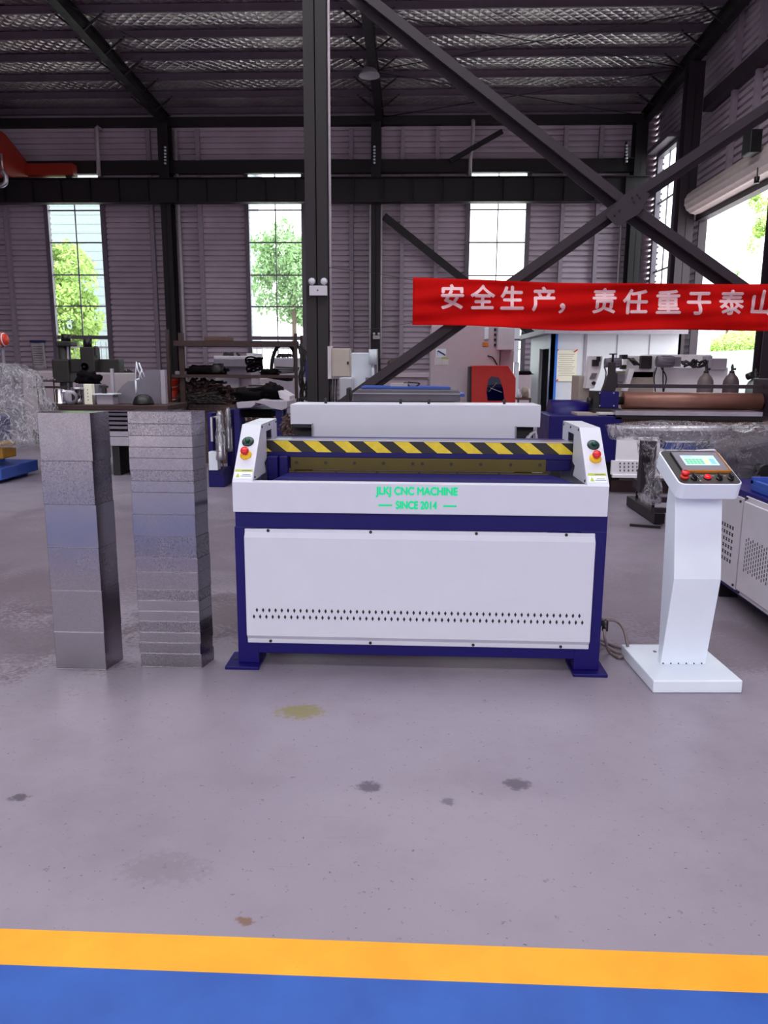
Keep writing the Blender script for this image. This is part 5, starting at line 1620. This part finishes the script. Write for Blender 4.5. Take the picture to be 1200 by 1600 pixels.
# gas cylinders
for px, yt, dk, lab, yy in ((1102, 573, 'gas_grey', 'grey gas cylinder, leftmost of three behind the brown roller', 11.0), (1142, 577, 'gas_dark', 'dark brown gas cylinder, middle of three behind the brown roller', 11.0), (1178, 588, 'gas_green', 'grey-green gas cylinder, rightmost of three behind the brown roller', 10.6)):
    sh_ = at(px, 600 if dk != 'gas_green' else 608, yy); tp = at(px, yt, yy)
    r_ = .108; zs_ = sh_.z
    gc_ = thing('gas_cylinder', lab, 'gas cylinder', (sh_.x, yy, 0), 'gas cylinders by the roller door')
    MB().lathe([(0, 0), (r_, 0), (r_, zs_ - .02), (r_ * .95, zs_ + .04), (r_ * .75, zs_ + .09), (r_ * .42, zs_ + .13), (r_ * .36, zs_ + .15), (0, zs_ + .15)], (sh_.x, yy, 0), 24).build('cylinder_body', dk, gc_)
    MB().lathe([(0, 0), (.034, 0), (.034, .03), (.016, .04), (.02, .09), (.01, .12), (0, .13)], (sh_.x, yy, zs_ + .145), 12).cyl((sh_.x, yy, zs_ + .2), (sh_.x + .05, yy, zs_ + .205), .014, n=8).build('valve', 'dark', gc_)
    if dk == 'gas_green':
        MB().cyl((sh_.x - .10, yy, zs_ + .16), (sh_.x - .06, yy - .06, zs_ + .19), .045, n=14).build('gauge', 'black', gc_)

# plate rolling machine
Y = 9.6
PR = thing('plate_rolling_machine', 'navy plate rolling machine with big brown roller across the right background', 'machine', (at(1060, 640, Y).x, Y, 0))
p, q = at(973, 627, Y), at(1188, 627, Y)
p.y = q.y = Y; zr = (p.z + q.z) / 2; p.z = q.z = zr
MB().cyl(p, q, .105, n=40).build('roller', 'copper', PR)
MB().cyl(p - Vector((.14, 0, 0)), p, .05, n=20).cyl(q, q + Vector((.12, 0, 0)), .07, n=20).build('roller_shaft', 'dark', PR)
a, b = at(934, 611, Y), at(961.5, 637, Y)
gb = MB().box(a.x, b.x, Y - .14, Y + .14, b.z, a.z).build('gear_box', 'navy', PR, .006)
for px, py in ((937, 614), (959, 614), (937, 634), (959, 634)):
    c = at(px, py, Y - .14); MB().cyl(c, c - Vector((0, .008, 0)), .009, n=8).build('screw', 'lightgrey', gb)
MB().box(a.x - .07, a.x, Y - .12, Y + .16, b.z, a.z).cyl((a.x - .12, Y, zr), (a.x - .06, Y, zr), .04, n=14).box(a.x - .08, b.x + .02, Y - .2, Y + .25, b.z - .06, b.z).build('end_plate', 'dark', PR)
P2 = [at(x, y, Y) for x, y in ((940, 611), (960, 611), (964, 600), (964, 583), (961, 582), (961, 566), (952, 566), (951, 584))]
MB().prism([(v.x, v.z) for v in P2], 'y', Y - .03, Y + .06).build('stand_arm', 'steel2', PR, .004)
c = at(957, 566, Y); d = at(958, 554, Y)
MB().cyl(c, d, .014, n=10).lathe([(0, 0), (.048, 0), (.048, .012), (0, .014)], d, 16).build('hand_screw', 'black', PR)
a, b = at(964, 600, Y), at(1191, 600, Y)
MB().box(a.x, b.x, Y - .03, Y + .03, a.z - .045, a.z).build('cross_bar', 'steel', PR)
c = at(1186, 616, Y)
MB().box(q.x + .02, q.x + .6, Y - .2, Y + .3, at(1190, 650, Y).z, at(1190, 592, Y).z).build('right_head', 'steel', PR, .01)
M = MB(); pbox(M, 962, 643, 1192, 650, Y - .45, .8); M.build('bed_plate', 'alu', PR, .004)
M = MB(); pbox(M, 962, 650, 1200, 656, Y - .4, .7); M.build('bed_beam', 'dark', PR)
M = MB(); pbox(M, 964, 656, 1200, 672, Y - .3, .6); M.build('ribbed_guard', 'cork', PR)
M = MB()
for k in range(60): pbox(M, 966 + k * 3.8, 656.5, 967 + k * 3.8, 671, Y - .306, .006)
M.build('guard_ribs', 'rust', PR)
a = at(858, 662, Y - .4); b = at(968, 722, Y - .4)
MB().box(a.x, b.x, Y - .4, Y + .5, b.z, at(900, 650, Y - .4).z).build('navy_cabinet', 'navy', PR, .01)
P2 = [(a.x - .0, Y - .4), (b.x, Y - .4), (b.x, Y + .4), (a.x + .35, Y + .4)]
zc = at(900, 650, Y - .4).z
M = MB(); pbox(M, 902, 646, 948, 650, Y - .3, .5); M.build('cabinet_tray', 'beige', PR)
M = MB(); pbox(M, 936, 645, 985, 648, Y - .35, .3); M.build('paper_roll', 'paper', PR)
c0_, c1_ = at(857, 662, Y + .3), at(920, 662, Y + .3)
MB().cyl((c0_.x, Y + .3, zc - .1), (c1_.x, Y + .3, zc - .1), .26, n=32).build('drum_guard', 'navy', PR)
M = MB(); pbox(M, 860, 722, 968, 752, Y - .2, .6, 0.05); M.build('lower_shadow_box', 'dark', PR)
M = MB(); pbox(M, 955, 752, 1205, 757, Y - .3, .9, 0.0); M.build('skid', 'rust', PR)
WPp = MB(); pbox(WPp, 963, 684, 1210, 722, Y - .44, .03); pbox(WPp, 955, 721, 1210, 743, Y - .46, .04); pbox(WPp, 957, 743, 1210, 748, Y - .48, .05)
wp = WPp.build('white_panel', 'bright_white', PR, .004)
M = MB()
for j in range(3):
    for i in range(14):
        c = at(969 + i * 6.55, 724 + j * 5.6, Y - .465)
        for sg in (-1, 1): M.bar(c + Vector((-.007, 0, -.009 * sg)), c + Vector((.007, 0, .009 * sg)), .003, .006)
M.build('x_vents', 'dark', wp)
P2 = [at(x, y, Y - .405) for x, y in ((948, 664), (966, 664), (962, 672), (958, 684), (954, 678), (954, 668))]
MB().prism([(v.x, v.z) for v in P2], 'y', Y - .408, Y - .401).build('torn_sticker', 'lightgrey', PR)

# film wrapped roller line
Y = 7.2
FR = thing('wrapped_roller_line', 'film-wrapped aluminium roller line on dark stand behind the console', 'machine', (2.5, Y, 0))
a, b = at(962, 673, Y), at(1210, 668, Y)
MB().cyl((a.x, Y, a.z), (b.x + .3, Y, a.z + .02), .05, n=20).build('upper_roller', 'alu', FR)
a2, b2_ = at(1035, 686, Y), at(1165, 684, Y)
MB().box(a2.x, b2_.x, Y - .02, Y + .1, at(1060, 690, Y).z, at(1060, 675, Y).z).build('aluminium_plate', 'alu', FR)
M = MB(); pbox(M, 1040, 691.5, 1175, 703, Y - .05, .16); M.build('blue_beam', 'blue', FR)
M = MB(); pbox(M, 1040, 690, 1162, 692, Y - .06, .16); M.build('silver_strip', 'cool_white', FR)
M = MB(); pbox(M, 1002, 690, 1024, 770, Y + .02, .1); pbox(M, 1008, 715, 1022, 722, Y - .04, .08); M.build('side_frame', 'steel', FR)
M = MB(); M.lathe([(.022, -.02), (.045, -.02), (.045, .02), (.022, .02)], at(1012, 714, Y - .06), 18, (0, 1, 0)); M.build('eye_bracket', 'black', FR)
fl = at(1030, 822, 0); 
gA, gB = gp(1030, 820, 0), gp(1000, 800, 0)
M = MB(); M.bar(gA + Vector((0, 0, .06)), gB + Vector((0, .35, .06)), .10, .10); M.build('floor_channel', 'dark', FR)
M = MB(); M.bar(gp(984, 820, .012), gp(1032, 824, .012), .03, .02); M.build('loose_bar', 'dark', FR)
za = at(1002, 785, 7.3).z
M = MB(); M.bar((gA.x - .02, gA.y + .08, .27), (gB.x + .02, gB.y + .3, .27), .06, .09); M.build('stand_beam', 'steel', FR)
M = MB()
for p_ in (gA + Vector((-.04, .1, 0)), gB + Vector((.03, .25, 0))): M.cyl(p_ + Vector((0, 0, .08)), p_ + Vector((0, 0, .42)), .014, n=10)
M.build('threaded_foot', 'dark', FR)
M = MB(); pbox(M, 1022, 778, 1130, 786, 7.3, .06); pbox(M, 1022, 795, 1130, 802, 7.3, .06); M.build('cross_rail', 'steel', FR)
M = MB(); pbox(M, 1120, 690, 1130, 800, 7.3, .08, 0); M.build('far_leg', 'steel', FR)
P2 = [at(x, y, Y) for x, y in ((950, 665), (1030, 658), (1120, 662), (1215, 664), (1215, 688), (1130, 706), (1060, 708), (1030, 716), (1024, 730), (1014, 735), (1003, 712), (1000, 690), (985, 682), (955, 686))]
drape([(v.x, v.z) for v in P2], Y - .10, Y + .16, 'plastic_film', 'film_thick', FR, 13, .014, 5)
P2 = [at(x, y, Y) for x, y in ((1006, 722), (1026, 722), (1034, 760), (1032, 786), (1008, 788), (1002, 775), (1010, 755))]
drape([(v.x, v.z) for v in P2], Y - .06, Y + .16, 'hanging_film', 'film', FR, 17, .015, 4)

# right hand machine with perforated side
RM = thing('perforated_machine', 'white-sided navy machine with slotted vents at the right edge', 'machine', (2.6, 4.5, 0))
M = MB(); M.box(2.012, 3.4, 3.2, 5.25, .11, .755)
M.build('navy_frame', 'navy', RM, .004)
def xpanel(y0, y1, z0, z1, name):
    M = MB(); M.prism([(y0, z0), (y1, z0), (y1, z1), (y0, z1)], 'x', 2.0, 2.012); return M.build(name, 'offwhite', RM, .003)
p1 = xpanel(3.25, 4.655, .125, .735, 'near_panel'); p2 = xpanel(4.69, 5.2, .135, .715, 'far_panel')
M = MB(); M.box(1.985, 2.0, 3.25, 4.645, .155, .705); M.build('raised_face', 'offwhite', p1, .004)
M = MB()
for i in range(18):
    for j in range(8):
        y_ = 4.56 - i * .030; z_ = .30 + j * .026 + (i % 2) * .013
        M.box(1.9838, 1.986, y_ - .004, y_ + .004, z_ - .009, z_ + .009)
M.build('slot_vents', 'dark', p1)
M = MB()
for i in range(8):
    for j in range(6):
        y_ = 4.80 + i * .042; z_ = .29 + j * .043
        for sg in (-1, 1): M.bar((1.999, y_ - .009, z_ - .010 * sg), (1.999, y_ + .009, z_ + .010 * sg), .003, .005)
M.build('x_vents', 'dark', p2)
for y_, z_, pr_ in ((4.63, .725, p1), (4.63, .14, p1), (4.72, .69, p2), (4.72, .16, p2)):
    MB().cyl((2.0, y_, z_), (1.992, y_, z_), .008, n=10).build('screw', 'dark', pr_)
for yy in (5.05, 3.5): MB().box(2.03, 2.15, yy - .06, yy + .06, 0, .11).build('foot', 'black', RM)
M = MB(); M.box(2.06, 3.2, 3.6, 4.75, .755, .80); M.build('blue_tray', 'blue', RM, .006)
M = MB(); M.box(2.06, 3.2, 4.72, 4.75, .80, .84); M.box(2.06, 2.09, 3.6, 4.75, .80, .82); M.build('tray_rim', 'blue', RM)
# grey machine under plastic behind it
Y = 5.75
GM = thing('wrapped_grey_machine', 'grey machine head draped in torn plastic wrap behind the console screen', 'machine', (2.9, 6, 0))
P2 = [at(x, y, Y) for x, y in ((1150, 792), (1137, 722), (1160, 700), (1210, 690), (1260, 690), (1270, 800))]
M = MB(); M.prism([(v.x, max(.62, v.z)) for v in P2], 'y', Y + .08, Y + .5); M.build('machine_head', 'midgrey', GM, .03)
M = MB(); pbox(M, 1150, 700, 1260, 800, Y + .1, .4, 0); M.build('machine_body', 'grey', GM)
P2 = [at(x, y, Y) for x, y in ((1120, 795), (1128, 742), (1132, 712), (1112, 704), (1150, 690), (1168, 678), (1200, 668), (1260, 668), (1275, 800))]
drape([(v.x, v.z) for v in P2], Y - .06, Y + .55, 'plastic_wrap', 'film_dark', GM, 23, .022, 6)
P2 = [at(x, y, Y - .12) for x, y in ((1088, 704), (1120, 702), (1130, 722), (1128, 745), (1118, 760), (1100, 735))]
M = MB(); M.prism([(v.x, v.z) for v in P2], 'y', Y - .1, Y - .07); M.build('white_plate', 'offwhite', GM, .01)
c = at(1197, 737, Y - .1); MB().cyl(c, c + Vector((0, .1, 0)), .05, n=20).build('black_knob', 'black', GM)
